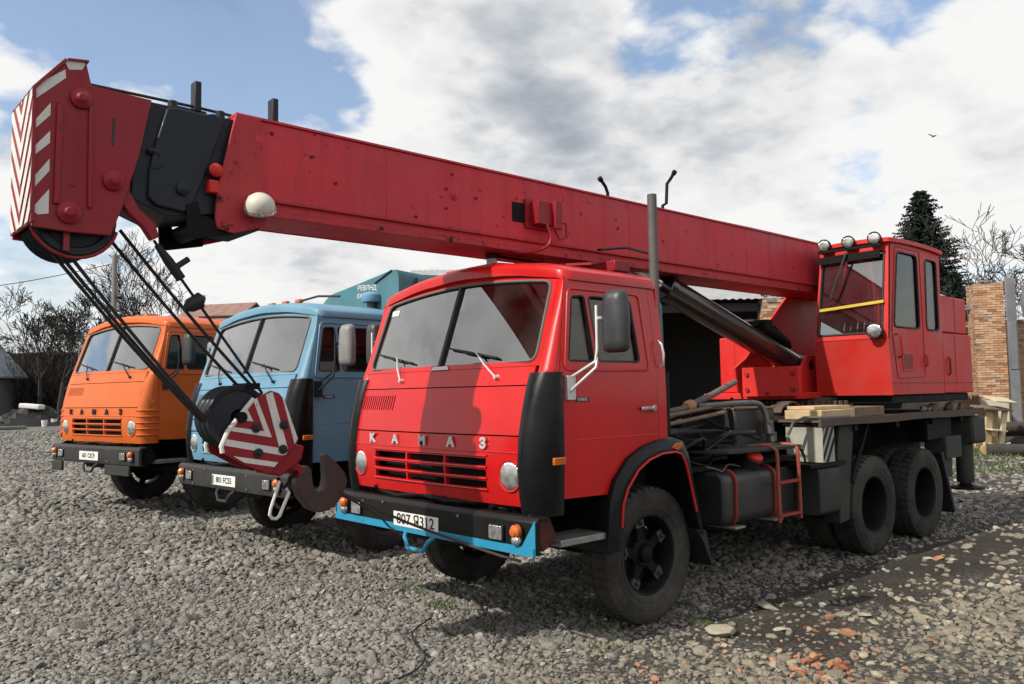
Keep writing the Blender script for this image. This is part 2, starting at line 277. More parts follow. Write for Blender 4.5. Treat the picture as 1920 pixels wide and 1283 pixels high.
# ---------------------------------------------------------------- mesh helpers
class MB:
    def __init__(s): s.v = []; s.f = []; s.m = []; s.p = []
    def add(s, vs, fs, mi=0):
        o = len(s.v); s.p.append((o, len(s.f))); s.v.extend([tuple(v) for v in vs]); s.f.extend([tuple(i+o for i in f) for f in fs]); s.m.extend([mi]*len(fs)); return s
    def box(s, x0, x1, y0, y1, z0, z1, mi=0, M=None):
        vs = [Vector((x, y, z)) for x in (x0, x1) for y in (y0, y1) for z in (z0, z1)]
        if M is not None: vs = [M @ v for v in vs]
        return s.add(vs, [(0, 1, 3, 2), (4, 6, 7, 5), (0, 4, 5, 1), (2, 3, 7, 6), (0, 2, 6, 4), (1, 5, 7, 3)], mi)
    def beam(s, p0, p1, w, h, upv=(0, 0, 1), mi=0):
        p0 = Vector(p0); p1 = Vector(p1); d = (p1-p0).normalized(); u = Vector(upv)
        if abs(d.dot(u)) > .98: u = Vector((1, 0, 0))
        sx = d.cross(u).normalized(); u = sx.cross(d)
        vs = [p+sx*a*w/2+u*b*h/2 for p in (p0, p1) for a in (-1, 1) for b in (-1, 1)]
        return s.add(vs, [(0, 1, 3, 2), (4, 6, 7, 5), (0, 4, 5, 1), (2, 3, 7, 6), (0, 2, 6, 4), (1, 5, 7, 3)], mi)
    def cyl(s, p0, p1, r, rb=None, n=16, caps=True, mi=0):
        p0 = Vector(p0); p1 = Vector(p1); rb = r if rb is None else rb; d = (p1-p0).normalized()
        u = d.orthogonal().normalized(); w = d.cross(u)
        vs = []
        for p, q in ((p0, r), (p1, rb)):
            for i in range(n):
                a = 2*math.pi*i/n; vs.append(p+(u*math.cos(a)+w*math.sin(a))*q)
        fs = [(i, (i+1) % n, n+(i+1) % n, n+i) for i in range(n)]
        if caps: fs += [tuple(range(n-1, -1, -1)), tuple(range(n, 2*n))]
        return s.add(vs, fs, mi)
    def tube(s, pts, r, n=8, closed=False, mi=0, rads=None):
        pts = [Vector(p) for p in pts]; k = len(pts); vs = []; u = None
        for i, p in enumerate(pts):
            a = pts[(i-1) % k] if (closed or i > 0) else p; b = pts[(i+1) % k] if (closed or i < k-1) else p
            d = (b-a).normalized()
            if u is None: u = d.orthogonal().normalized()
            else: u = (u-d*u.dot(d)).normalized()
            w = d.cross(u); q = rads[i] if rads else r
            for j in range(n):
                t = 2*math.pi*j/n; vs.append(p+(u*math.cos(t)+w*math.sin(t))*q)
        fs = []
        for i in range(k if closed else k-1):
            for j in range(n):
                fs.append((i*n+j, i*n+(j+1) % n, ((i+1) % k)*n+(j+1) % n, ((i+1) % k)*n+j))
        if not closed: fs += [tuple(range(n-1, -1, -1)), tuple(range((k-1)*n, k*n))]
        return s.add(vs, fs, mi)
    def prism(s, poly, d, mi=0):
        n = len(poly); d = Vector(d); a = [Vector(p) for p in poly]; nrm = Vector((0, 0, 0))
        for i in range(n): nrm += a[i].cross(a[(i+1) % n])
        if nrm.dot(d) < 0: a.reverse()
        vs = a+[p+d for p in a]
        fs = [tuple(range(n-1, -1, -1)), tuple(range(n, 2*n))]+[(i, (i+1) % n, n+(i+1) % n, n+i) for i in range(n)]
        return s.add(vs, fs, mi)
    def xz(s, poly, y0, y1, mi=0): return s.prism([(x, y0, z) for x, z in poly], (0, y1-y0, 0), mi)
    def yz(s, poly, x0, x1, mi=0): return s.prism([(x0, y, z) for y, z in poly], (x1-x0, 0, 0), mi)
    def xy(s, poly, z0, z1, mi=0): return s.prism([(x, y, z0) for x, y in poly], (0, 0, z1-z0), mi)
    def lathe(s, prof, o=(0, 0, 0), ax=(0, 1, 0), n=32, closed=False, mi=0):
        o = Vector(o); ax = Vector(ax).normalized(); u = ax.orthogonal().normalized(); w = ax.cross(u); vs = []
        for r, h in prof:
            for i in range(n):
                a = 2*math.pi*i/n; vs.append(o+ax*h+(u*math.cos(a)+w*math.sin(a))*r)
        k = len(prof); fs = []
        for j in range(k if closed else k-1):
            for i in range(n): fs.append((j*n+i, j*n+(i+1) % n, ((j+1) % k)*n+(i+1) % n, ((j+1) % k)*n+i))
        if not closed:
            if prof[0][0] > 1e-4: fs.append(tuple(range(n-1, -1, -1)))
            if prof[-1][0] > 1e-4: fs.append(tuple(range((k-1)*n, k*n)))
        return s.add(vs, fs, mi)
    def sheet(s, outer, holes, fn, t, step=.12, mi=0):
        def dens(p):
            o = []
            for i in range(len(p)):
                a = Vector(p[i]); b = Vector(p[(i+1) % len(p)]); k = max(1, int(math.ceil((b-a).length/step)))
                o += [a.lerp(b, j/k) for j in range(k)]
            return o
        loops = [dens(p) for p in [outer]+list(holes)]
        vs = []; es = []
        for lp in loops:
            o = len(vs); vs += lp; es += [(o+i, o+(i+1) % len(lp)) for i in range(len(lp))]
        def inside(p, lp):
            c = False; j = len(lp)-1
            for i in range(len(lp)):
                if (lp[i].y > p.y) != (lp[j].y > p.y) and p.x < (lp[j].x-lp[i].x)*(p.y-lp[i].y)/(lp[j].y-lp[i].y)+lp[i].x: c = not c
                j = i
            return c
        xs = [p.x for p in loops[0]]; ys = [p.y for p in loops[0]]
        nx = int((max(xs)-min(xs))/step); ny = int((max(ys)-min(ys))/step)
        for i in range(1, nx+1):
            for j in range(1, ny+1):
                p = Vector((min(xs)+(max(xs)-min(xs))*i/(nx+1), min(ys)+(max(ys)-min(ys))*j/(ny+1)))
                if inside(p, loops[0]) and not any(inside(p, h) for h in loops[1:]): vs.append(p)
        ov, oe, of, _, _, _ = delaunay_2d_cdt([Vector((p.x, p.y)) for p in vs], es, [], 0, 1e-6)
        tris = []
        for f in of:
            c = sum((ov[i] for i in f), Vector((0, 0)))/len(f)
            if inside(c, loops[0]) and not any(inside(c, h) for h in loops[1:]): tris.append(tuple(f))
        n = len(ov); front = [fn(p.x, p.y, 0) for p in ov]; back = [fn(p.x, p.y, t) for p in ov]
        ec = {}
        for f in tris:
            for i in range(len(f)): ec[(f[i], f[(i+1) % len(f)])] = 1
        fs = list(tris)+[tuple(n+i for i in reversed(f)) for f in tris]
        for (a, b) in ec:
            if (b, a) not in ec: fs.append((b, a, n+a, n+b))
        return s.add(front+back, fs, mi)
    def each(s, name, mats, parent=None, **k):   # one object for each piece added
        out = []; ends = s.p[1:]+[(len(s.v), len(s.f))]
        for (v0, f0), (v1, f1) in zip(s.p, ends):
            q = MB(); q.add(s.v[v0:v1], [tuple(i-v0 for i in f) for f in s.f[f0:f1]]); out.append(q.build(name, mats, parent, **k))
        return out
    def build(s, name, mats, parent=None, bevel=0., seg=2, ang=35, loc=None, fix=True):
        me = bpy.data.meshes.new(name); me.from_pydata(s.v, [], s.f)
        mats = mats if isinstance(mats, (list, tuple)) else [mats]
        for mm in mats: me.materials.append(mm)
        if len(mats) > 1: me.polygons.foreach_set('material_index', s.m)
        if fix:
            bm = bmesh.new(); bm.from_mesh(me); bmesh.ops.recalc_face_normals(bm, faces=bm.faces); bm.to_mesh(me); bm.free()
        me.polygons.foreach_set('use_smooth', [True]*len(me.polygons)); me.set_sharp_from_angle(angle=R(ang))
        return obj(name, me, parent, bevel, seg, loc)
def obj(name, me, parent=None, bevel=0., seg=2, loc=None, rot=None):
    o = bpy.data.objects.new(name, me); COL.objects.link(o)
    if parent is not None: o.parent = parent
    if loc is not None: o.location = loc
    if rot is not None: o.rotation_euler = rot
    if bevel:
        b = o.modifiers.new('bevel', 'BEVEL'); b.width = bevel; b.segments = seg; b.limit_method = 'ANGLE'; b.angle_limit = R(40); b.harden_normals = False
    return o
def thing(name, label, cat, loc=(0, 0, 0), rz=0., group=None):
    o = bpy.data.objects.new(name, None); COL.objects.link(o); o.location = loc; o.rotation_euler = (0, 0, rz); o.empty_display_size = .2
    return tag(o, label, cat, group)
def tag(o, label=None, cat=None, group=None, kind=None):
    if label: o['label'] = label
    if cat: o['category'] = cat
    if group: o['group'] = group
    if kind: o['kind'] = kind
    return o
def text_mb(body, size, ext, place, bold=0.):
    cu = bpy.data.curves.new('t', 'FONT'); cu.body = body; cu.size = size; cu.extrude = ext/2; cu.align_x = 'CENTER'; cu.align_y = 'CENTER'; cu.resolution_u = 3; cu.offset = bold
    ob = bpy.data.objects.new('t', cu); COL.objects.link(ob); bpy.context.view_layer.update()
    me = bpy.data.meshes.new_from_object(ob.evaluated_get(bpy.context.evaluated_depsgraph_get()))
    mb = MB(); mb.add([place(*v.co) for v in me.vertices], [tuple(p.vertices) for p in me.polygons])
    bpy.data.objects.remove(ob); bpy.data.curves.remove(cu); bpy.data.meshes.remove(me)
    return mb
def rrect(x0, x1, y0, y1, r, n=4):
    o = []
    for cx, cy, a in ((x1-r, y1-r, 0), (x0+r, y1-r, 90), (x0+r, y0+r, 180), (x1-r, y0+r, 270)):
        for i in range(n+1): t = R(a+90*i/n); o.append((cx+r*math.cos(t), cy+r*math.sin(t)))
    return o
def rpoly(poly, r, n=3):
    o = []; k = len(poly)
    for i in range(k):
        p = Vector(poly[i]); a = (Vector(poly[i-1])-p); b = (Vector(poly[(i+1) % k])-p)
        q = min(r, a.length*.45, b.length*.45); pa = p+a.normalized()*q; pb = p+b.normalized()*q
        for j in range(n+1):
            t = j/n; o.append(tuple(pa.lerp(p, t).lerp(p.lerp(pb, t), t)))
    return o
def smooth(pts, k=5):
    P = [Vector(p) for p in pts]; o = []
    for i in range(len(P)-1):
        a = P[max(i-1, 0)]; b = P[i]; c = P[i+1]; d = P[min(i+2, len(P)-1)]
        for j in range(k):
            t = j/k; o.append(.5*((2*b)+(c-a)*t+(2*a-5*b+4*c-d)*t*t+(3*b-a-3*c+d)*t**3))
    return o+[P[-1]]
def clip(poly, conv):
    ar = sum(conv[i][0]*conv[(i+1) % len(conv)][1]-conv[(i+1) % len(conv)][0]*conv[i][1] for i in range(len(conv)))
    if ar < 0: conv = conv[::-1]
    out = list(poly)
    for i in range(len(conv)):
        a = conv[i]; b = conv[(i+1) % len(conv)]; inp = out; out = []
        side = lambda p: (b[0]-a[0])*(p[1]-a[1])-(b[1]-a[1])*(p[0]-a[0])
        for j in range(len(inp)):
            p = inp[j]; q = inp[(j+1) % len(inp)]; sp = side(p); sq = side(q)
            if sp >= 0: out.append(p)
            if (sp >= 0) != (sq >= 0): t = sp/(sp-sq); out.append((p[0]+(q[0]-p[0])*t, p[1]+(q[1]-p[1])*t))
        if len(out) < 3: return []
    return out
def lerp(tab, z):
    if z <= tab[0][0]: return tab[0][1]
    for (a, p), (b, q) in zip(tab, tab[1:]):
        if z <= b: return p+(q-p)*(z-a)/(b-a)
    return tab[-1][1]
# ---------------------------------------------------------------- ground
def gz(x, y):
    s_ = min(max(-(y+1.2), 0), 8)*.026
    far = max(-y-14, 0)*.010
    n = mnoise.noise(Vector((x*.35, y*.35, 3)))*.025+mnoise.noise(Vector((x*1.3, y*1.3, 7)))*.012
    near = math.hypot(x, y-1.0); k = min(1, max(0, (near-.9)/1.2))
    rise = .05*math.exp(-((x-.9)/1.0)**2-((y-1.9)/.7)**2)
    return s_+min(far, .5)+n*(k if abs(y) < 2 else 1)*(.6 if y < 1.6 and y > -10 else 1)+rise-.004
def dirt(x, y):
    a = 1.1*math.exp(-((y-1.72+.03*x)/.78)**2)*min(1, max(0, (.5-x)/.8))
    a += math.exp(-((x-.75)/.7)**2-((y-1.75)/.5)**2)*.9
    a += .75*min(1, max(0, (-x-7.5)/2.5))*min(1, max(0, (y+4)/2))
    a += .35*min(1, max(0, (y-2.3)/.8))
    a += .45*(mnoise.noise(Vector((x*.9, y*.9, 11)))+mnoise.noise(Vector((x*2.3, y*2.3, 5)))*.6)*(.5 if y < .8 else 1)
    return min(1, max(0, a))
def axis(c, lo, hi):
    o = list(np.arange(lo, hi, .22)); a = lo; st = .4
    left = []
    while a > -1600: a -= st; st *= 1.28; left.append(a)
    b = o[-1]; st = .4; right = []
    while b < 1600: b += st; st *= 1.28; right.append(b)
    return left[::-1]+o+right
def build_ground():
    xs = axis(0, -16, 6.5); ys = axis(0, -16, 6.0); nx, ny = len(xs), len(ys)
    vs = [(x, y, gz(x, y)) for x in xs for y in ys]
    fs = [(i*ny+j, (i+1)*ny+j, (i+1)*ny+j+1, i*ny+j+1) for i in range(nx-1) for j in range(ny-1)]
    me = bpy.data.meshes.new('ground'); me.from_pydata(vs, [], fs); me.polygons.foreach_set('use_smooth', [True]*len(fs))
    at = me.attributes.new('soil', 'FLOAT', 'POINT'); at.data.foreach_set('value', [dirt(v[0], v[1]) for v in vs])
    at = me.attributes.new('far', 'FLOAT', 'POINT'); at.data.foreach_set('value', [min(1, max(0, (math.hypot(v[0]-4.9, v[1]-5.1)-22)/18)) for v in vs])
    mt, nt, N, L, b = _mk('gravelly_soil')
    tc = N.new('ShaderNodeTexCoord'); co = tc.outputs['Object']
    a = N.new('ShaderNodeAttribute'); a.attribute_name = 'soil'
    def noise(sc, det=8, rg=.6):
        n = N.new('ShaderNodeTexNoise'); n.inputs['Scale'].default_value = sc; n.inputs['Detail'].default_value = det; n.inputs['Roughness'].default_value = rg; L.new(co, n.inputs['Vector']); return n.outputs['Fac']
    n1 = noise(1.6); n2 = noise(14, 6); 
    def ramp(f, els):
        r = N.new('ShaderNodeValToRGB'); e = r.color_ramp.elements
        for i, (p, c) in enumerate(els):
            if i < 2: e[i].position = p; e[i].color = (*c, 1)
            else: k = e.new(p); k.color = (*c, 1)
        L.new(f, r.inputs[0]); return r.outputs[0]
    gr = ramp(n2, [(.25, (.045, .041, .035)), (.75, (.12, .112, .095))])
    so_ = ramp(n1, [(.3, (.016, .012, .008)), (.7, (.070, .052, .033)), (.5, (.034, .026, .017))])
    vo = N.new('ShaderNodeTexVoronoi'); vo.inputs['Scale'].default_value = 17; L.new(co, vo.inputs['Vector'])
    vr = ramp(vo.outputs['Color'], [(.1, (.10, .095, .085)), (.9, (.30, .285, .245))])
    ed = N.new('ShaderNodeTexVoronoi'); ed.feature = 'DISTANCE_TO_EDGE'; ed.inputs['Scale'].default_value = 17; L.new(co, ed.inputs['Vector'])
    em = N.new('ShaderNodeMapRange'); em.inputs[1].default_value = 0; em.inputs[2].default_value = .16; L.new(ed.outputs[0], em.inputs[0])
    def mix(f, a_, b_):
        m_ = N.new('ShaderNodeMix'); m_.data_type = 'RGBA'
        if isinstance(f, float): m_.inputs[0].default_value = f
        else: L.new(f, m_.inputs[0])
        L.new(a_, m_.inputs[6]); L.new(b_, m_.inputs[7]); return m_.outputs[2]
    stones = mix(em.outputs[0], so_, vr); g = mix(.55, gr, stones)
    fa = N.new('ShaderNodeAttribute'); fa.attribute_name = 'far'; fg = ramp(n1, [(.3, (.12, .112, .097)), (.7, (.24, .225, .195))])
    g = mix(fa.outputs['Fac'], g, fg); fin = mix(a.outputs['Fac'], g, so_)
    gm = ramp(n1, [(.55, (0, 0, 0)), (.75, (.5, .5, .5))]); n5 = noise(.5, 3)
    gm2 = N.new('ShaderNodeMath'); gm2.operation = 'MULTIPLY'; L.new(gm, gm2.inputs[0]); L.new(a.outputs['Fac'], gm2.inputs[1])
    moss = N.new('ShaderNodeRGB'); moss.outputs[0].default_value = (.085, .082, .030, 1)
    fin = mix(gm2.outputs[0], fin, moss.outputs[0])
    L.new(fin, b.inputs['Base Color']); b.inputs['Roughness'].default_value = .95
    ad = N.new('ShaderNodeMath'); ad.operation = 'ADD'; L.new(em.outputs[0], ad.inputs[0]); L.new(n2, ad.inputs[1])
    bp = N.new('ShaderNodeBump'); bp.inputs['Strength'].default_value = .8; bp.inputs['Distance'].default_value = .03; L.new(ad.outputs[0], bp.inputs['Height']); L.new(bp.outputs[0], b.inputs['Normal'])
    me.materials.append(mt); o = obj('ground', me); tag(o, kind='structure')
build_ground()
def hull_stone(seed, n=16, flat=.62):
    rnd = random.Random(seed); bm = bmesh.new()
    for i in range(n):
        v = Vector((rnd.gauss(0, 1), rnd.gauss(0, 1), rnd.gauss(0, 1))).normalized()*rnd.uniform(.82, 1.0); bm.verts.new((v.x, v.y*rnd.uniform(.72, .8), v.z*flat))
    r = bmesh.ops.convex_hull(bm, input=bm.verts)
    bmesh.ops.delete(bm, geom=[g for g in r['geom_interior'] if isinstance(g, bmesh.types.BMVert)], context='VERTS')
    bmesh.ops.recalc_face_normals(bm, faces=bm.faces)
    me = bpy.data.meshes.new('stone'); bm.to_mesh(me); bm.free(); me.polygons.foreach_set('use_smooth', [True]*len(me.polygons)); me.set_sharp_from_angle(angle=R(38)); return me
def scatter():
    src = bpy.data.collections.new('gravel_source')
    for i in range(14):
        me = hull_stone(i, 18 if i % 2 else 26, .5+.03*(i % 5)); me.materials.append(STONE); o = bpy.data.objects.new('stone_%02d' % i, me); src.objects.link(o)
    rng = np.random.default_rng(5); P = []; S = []; Ro = []; I = []
    az0 = math.atan2(fw.y, fw.x); half = R(47)
    for d0, d1, sp in ((2.2, 5.2, .0275), (5.2, 8.2, .036), (8.2, 13, .056), (13, 24, .10), (24, 44, .19)):
        nx = int(2*d1/sp); g = (np.arange(nx)-nx/2)*sp
        X, Y = np.meshgrid(g, g); X = X.ravel()+rng.uniform(-.42, .42, X.size)*sp; Y = Y.ravel()+rng.uniform(-.42, .42, Y.size)*sp
        d = np.hypot(X, Y); a = np.arctan2(Y, X)-az0; a = (a+np.pi) % (2*np.pi)-np.pi
        k = (d > d0) & (d <= d1) & (np.abs(a) < half); X = X[k]+CAM.x; Y = Y[k]+CAM.y
        for x, y in zip(X, Y):
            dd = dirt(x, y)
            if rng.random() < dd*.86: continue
            rr_ = math.hypot(x-CAM.x, y-CAM.y)
            if rr_ > 30 and rng.random() < (rr_-30)/14: continue
            rt_ = min(1, max(0, (y-1.2)/.6))*min(1, max(0, (1.3-x)/.8))
            if rng.random() < .42*rt_: continue
            s_ = sp*.62*float(np.exp(rng.normal(0, .30)))*(1.12 if dd < .3 else .95)*(1+.26*rt_)
            if rng.random() < .035: s_ *= rng.uniform(1.5, 2.1)
            s_ = min(s_, .085)
            P.append((x, y, gz(x, y)+s_*(.12 if dd < .4 else -.05))); S.append((s_, s_*rng.uniform(.8, 1.1), s_*rng.uniform(.8, 1.15))); Ro.append((rng.normal(0, .35), rng.normal(0, .35), rng.uniform(0, 6.283))); I.append(int(rng.integers(0, 14)))
    me = bpy.data.meshes.new('gravel'); me.from_pydata(P, [], [])
    for nm, ty, dat, key in (('sc', 'FLOAT_VECTOR', S, 'vector'), ('ro', 'FLOAT_VECTOR', Ro, 'vector'), ('ix', 'INT', I, 'value')):
        at = me.attributes.new(nm, ty, 'POINT'); at.data.foreach_set(key, np.array(dat).ravel())
    me.materials.append(STONE)
    o = obj('gravel', me); tag(o, kind='stuff', label='loose grey crushed gravel covering the yard', cat='gravel')
    ng = bpy.data.node_groups.new('gravel', 'GeometryNodeTree')
    ng.interface.new_socket('Geometry', in_out='INPUT', socket_type='NodeSocketGeometry'); ng.interface.new_socket('Geometry', in_out='OUTPUT', socket_type='NodeSocketGeometry')
    gi = ng.nodes.new('NodeGroupInput'); go = ng.nodes.new('NodeGroupOutput'); ip = ng.nodes.new('GeometryNodeInstanceOnPoints')
    ci = ng.nodes.new('GeometryNodeCollectionInfo'); ci.inputs['Collection'].default_value = src; ci.inputs['Separate Children'].default_value = True; ci.inputs['Reset Children'].default_value = True
    def na(nm, ty):
        n = ng.nodes.new('GeometryNodeInputNamedAttribute'); n.data_type = ty; n.inputs['Name'].default_value = nm; return n.outputs['Attribute']
    L = ng.links; L.new(gi.outputs[0], ip.inputs['Points']); L.new(ci.outputs[0], ip.inputs['Instance']); ip.inputs['Pick Instance'].default_value = True
    L.new(na('ix', 'INT'), ip.inputs['Instance Index']); L.new(na('ro', 'FLOAT_VECTOR'), ip.inputs['Rotation']); L.new(na('sc', 'FLOAT_VECTOR'), ip.inputs['Scale'])
    L.new(ip.outputs[0], go.inputs[0])
    md = o.modifiers.new('scatter', 'NODES'); md.node_group = ng
    print('gravel stones', len(P))
scatter()
# ---------------------------------------------------------------- trucks: shared cab, wheels
FX = [(.95, 1.225), (1.08, 1.255), (1.22, 1.266), (1.42, 1.256), (1.6, 1.222), (1.8, 1.165), (1.93, 1.115), (1.975, 1.097), (2.62, .868), (2.75, .82)]
SY = [(1.0, 1.188), (1.35, 1.203), (1.9, 1.2), (2.56, 1.128)]
SX = [(1.0, 1.005), (1.88, 1.005), (2.56, .872)]
def frontx(y, z): return lerp(FX, z)+.008-.038*(y/1.1)**2
def fmap(y, z, w): return (frontx(y, z)-w, y, z)
def smap(sd): return lambda x, z, w: (x, sd*(lerp(SY, z)-w), z)
def corner(sd, z, t, off=0.):
    y0 = 1.06 if z < 1.9 else 1.095-.03*(z-1.9)/.66
    if off: y0 = 1.055
    x0 = frontx(y0, z); x1 = lerp(SX, z); y1 = lerp(SY, z); e = 1.25
    c = math.cos(t*math.pi/2)**(2/2.6) if t < 1 else 0.; s_ = math.sin(t*math.pi/2)**(2/2.6) if t > 0 else 0.
    x = x1+(x0-x1)*c; y = y0+(y1-y0)*s_
    return Vector((x+off*c, sd*(y+off*s_), z))
def wheel_meshes():
    # tyre
    mb = MB(); n = 60
    half = [(.285, .092), (.292, .112), (.325, .128), (.39, .139), (.445, .138), (.478, .130), (.497, .113), (.502, .07), (.503, .0)]
    prof = half+[(r, -h) for r, h in half[-2::-1]]
    mb.lathe(prof, n=n, closed=True)
    k = 42
    for sd in (-1, 1):
        for i in range(k):
            a = 2*math.pi*(i+(.5 if sd < 0 else 0))/k; w = 2*math.pi/k*.36
            vs = []
            for (r, h) in ((.470, .134), (.506, .118), (.514, .070), (.514, .022), (.49, .022), (.47, .07)):
                sk = (.12-h)*.35
                for t in (-1, 1):
                    an = a+t*w+sk*sd; vs.append((math.cos(an)*r, sd*h, math.sin(an)*r))
            fs = [(0, 1, 3, 2), (2, 3, 5, 4), (4, 5, 7, 6), (6, 7, 9, 8), (0, 2, 4, 6, 8, 10), (11, 9, 7, 5, 3, 1), (8, 9, 11, 10), (10, 11, 1, 0)]
            mb.add(vs, fs)
    for rr, h in ((.40, .1395), (.345, .1325)):
        mb.lathe([(rr-.005, h-.003), (rr, h+.003), (rr+.005, h-.003)], n=n, closed=True); mb.lathe([(rr-.005, -h+.003), (rr, -h-.003), (rr+.005, -h+.003)], n=n, closed=True)
    ty = mb.build('tyre', TYRE, ang=30); tyre = ty.data; bpy.data.objects.remove(ty)
    # rim (steer wheel): flange and barrel
    mb = MB(); mb.lathe([(.300, .100), (.304, .113), (.296, .119), (.283, .110), (.272, .085), (.262, .03), (.262, -.03), (.272, -.085), (.300, -.11), (.305, -.1), (.29, -.06), (.285, .06)], n=48, closed=True)
    o = mb.build('wheel', DARK, ang=30); rim = o.data; bpy.data.objects.remove(o)
    # five-armed hub
    def hub(off, cap):
        mb = MB()
        mb.lathe([(.001, off+cap), (.045, off+cap), (.062, off+cap-.012), (.068, off+cap-.05), (.085, off+.03), (.115, off+.012), (.12, off-.03), (.215, off-.05), (.215, off-.12), (.001, off-.12)], n=28)
        for i in range(5):
            a = 2*math.pi*i/5+.3; d = Vector((math.cos(a), 0, math.sin(a))); t = Vector((-math.sin(a), 0, math.cos(a))); Y = Vector((0, 1, 0))
            vs = []
            for r, w, h0, h1 in ((.08, .062, off-.05, off+.02), (.17, .046, off-.035, off+.018), (.272, .036, off-.01, off+.03)):
                vs += [d*r+t*w+Y*h0, d*r-t*w+Y*h0, d*r-t*w*.75+Y*h1, d*r+t*w*.75+Y*h1]
            fs = [(0, 1, 2, 3), (8, 11, 10, 9)]
            for q in (0, 4):
                for j in range(4): fs.append((q+j, q+4+j, q+4+(j+1) % 4, q+(j+1) % 4))
            mb.add(vs, fs)
        o = mb.build('hub', DARK, ang=40); me = o.data; bpy.data.objects.remove(o); return me
    def bolt(off):
        mb = MB(); d = Vector((.235, 0, 0))
        mb.cyl(d+Vector((0, off+.02, 0)), d+Vector((0, off+.052, 0)), .017, n=6); mb.cyl(d+Vector((0, off+.03, 0)), d+Vector((0, off+.064, 0)), .009, n=8)
        mb.box(-.03, .03, off+.008, off+.030, -.045, .045, M=Matrix.Translation(d))
        o = mb.build('wheel_bolt', STEELD, ang=40); me = o.data; bpy.data.objects.remove(o); return me
    # deep rear rim
    mb = MB(); mb.lathe([(.302, .113), (.296, .119), (.280, .108), (.268, .08), (.258, -.02), (.246, -.11), (.12, -.13), (.12, -.16), (.26, -.15), (.285, -.05), (.288, .08)], n=48, closed=True)
    for i in range(6):
        a = 2*math.pi*i/6; d = Vector((math.cos(a), 0, math.sin(a)))*.19; mb.cyl(d+Vector((0, -.14, 0)), d+Vector((0, -.10, 0)), .016, n=6)
    o = mb.build('wheel', DARK, ang=30); rimd = o.data; bpy.data.objects.remove(o)
    return dict(tyre=tyre, rim=rim, hub=hub(.03, .075), bolt=bolt(.03), rimd=rimd, hubr=hub(-.14, .10))
STEELD = mat('dark_bolt_steel', (.10, .095, .09), .5, metal=.5, var=.2, dust=.15)
RUSTY = mat('rusty_bracket_steel', (.075, .018, .012), .8, var=.4, scale=9, bump=.3)
WM = wheel_meshes()
def wheel(root, x, y, z, sd, rear=False, spin=0.):
    rot = (0, spin, 0 if sd > 0 else math.pi)
    w = obj('wheel', WM['rimd' if rear else 'rim'], root, loc=(x, sd*y, z), rot=rot)
    obj('tyre', WM['tyre'], w)
    obj('hub', WM['hubr' if rear else 'hub'], w)
    if not rear:
        for i in range(5): obj('wheel_bolt', WM['bolt'], w, rot=(0, -(2*math.pi*i/5+.3), 0))
    return w
def lamp_round(root, c, r, ax, name, ringm, lensm=LENS, depth=.05):
    c = Vector(c); ax = Vector(ax).normalized()
    mb = MB(); mb.lathe([(r*1.16, -depth*.5), (r*1.18, .004), (r*1.10, .016), (r*1.0, .012), (r*.98, -.01), (r*.9, -depth)], c, ax, 28)
    b = mb.build(name, ringm, root)
    mb = MB(); prof = [(r*1.0*math.sin(a), .004+.028*math.cos(a)*(r/.1)) for a in [i*math.pi/2/7 for i in range(8)]]
    mb.lathe(prof[::-1], c, ax, 28); mb.build('lens', lensm, b)
    return b
def mirror(root, sd, y0=1.345, xr=.92, zr=1.77, top=2.43, bot=2.01, face=MIRB, rail=WHITEMET, w=.19):
    mb = MB(); yc = sd*(y0+.15); x = .755
    M = Matrix.Translation((x, yc, (top+bot)/2)) @ Matrix.Rotation(sd*R(8), 4, 'Z')
    h = (top-bot)/2
    sec = []
    for t in range(13):
        pass
    out = rpoly([(-w/2, -h), (w/2, -h), (w/2+.008, h*.2), (w/2-.012, h), (-w/2+.02, h), (-w/2, h*.3)], .05, 5)
    n = len(out); rings = []
    for sc, xo in ((1.0, -.022), (1.02, 0.), (.97, .025), (.82, .048), (.5, .060)):
        rings.append([M @ Vector((xo, sd*u*sc, v*(1-(1-sc)*.6))) for u, v in out])
    vs = [p for r in rings for p in r]; fs = [tuple(range(n)), tuple(range(5*n-1, 4*n-1, -1))]
    for k in range(4):
        for i in range(n): fs.append((k*n+i, k*n+(i+1) % n, (k+1)*n+(i+1) % n, (k+1)*n+i))
    mb.add(vs, fs); a = mb.build('mirror', face, root, ang=50)
    g = MB(); pts = [M @ Vector((-.0245, sd*u*.92, v*.95)) for u, v in out]; g.prism(pts, (-.002, 0, 0)); g.build('mirror_glass', MIRROR, a)
    b = MB(); ys = sd*1.21; px = .84; py = sd*(y0+.055)
    b.tube([(xr, ys, zr+.07), (px+.02, py, bot-.06), (px, py, bot+.02), (px, py, top-.10)], .011)
    b.tube([(xr+.03, ys, zr-.04), (px+.025, py+sd*.01, bot-.10), (px+.004, py, bot-.03)], .011)
    b.cyl((px, py, (top+bot)/2+.02), (px-.05, py+sd*.02, (top+bot)/2+.02), .016, n=8)
    b.box(xr-.035, xr+.045, min(ys, ys+sd*.025)-.004, max(ys, ys+sd*.025)+.004, zr-.075, zr+.09)
    b.build('mirror_bracket', rail, a, bevel=.003)
def seat(root, y):
    s_ = MB(); s_.box(.12, .62, y-.24, y+.24, 1.52, 1.68); s_.build('seat', SEATM, root, bevel=.05, seg=3)
    s_ = MB(); s_.prism([(.05, y-.23, 1.60), (.17, y-.23, 1.60), (.08, y-.23, 2.20), (-.02, y-.23, 2.20)], (0, .46, 0)); s_.build('seat_back', SEATM, root, bevel=.04, seg=3)
    s_ = MB(); s_.box(-.03, .05, y-.13, y+.13, 2.22, 2.42); s_.build('headrest', SEATM, root, bevel=.035, seg=3)
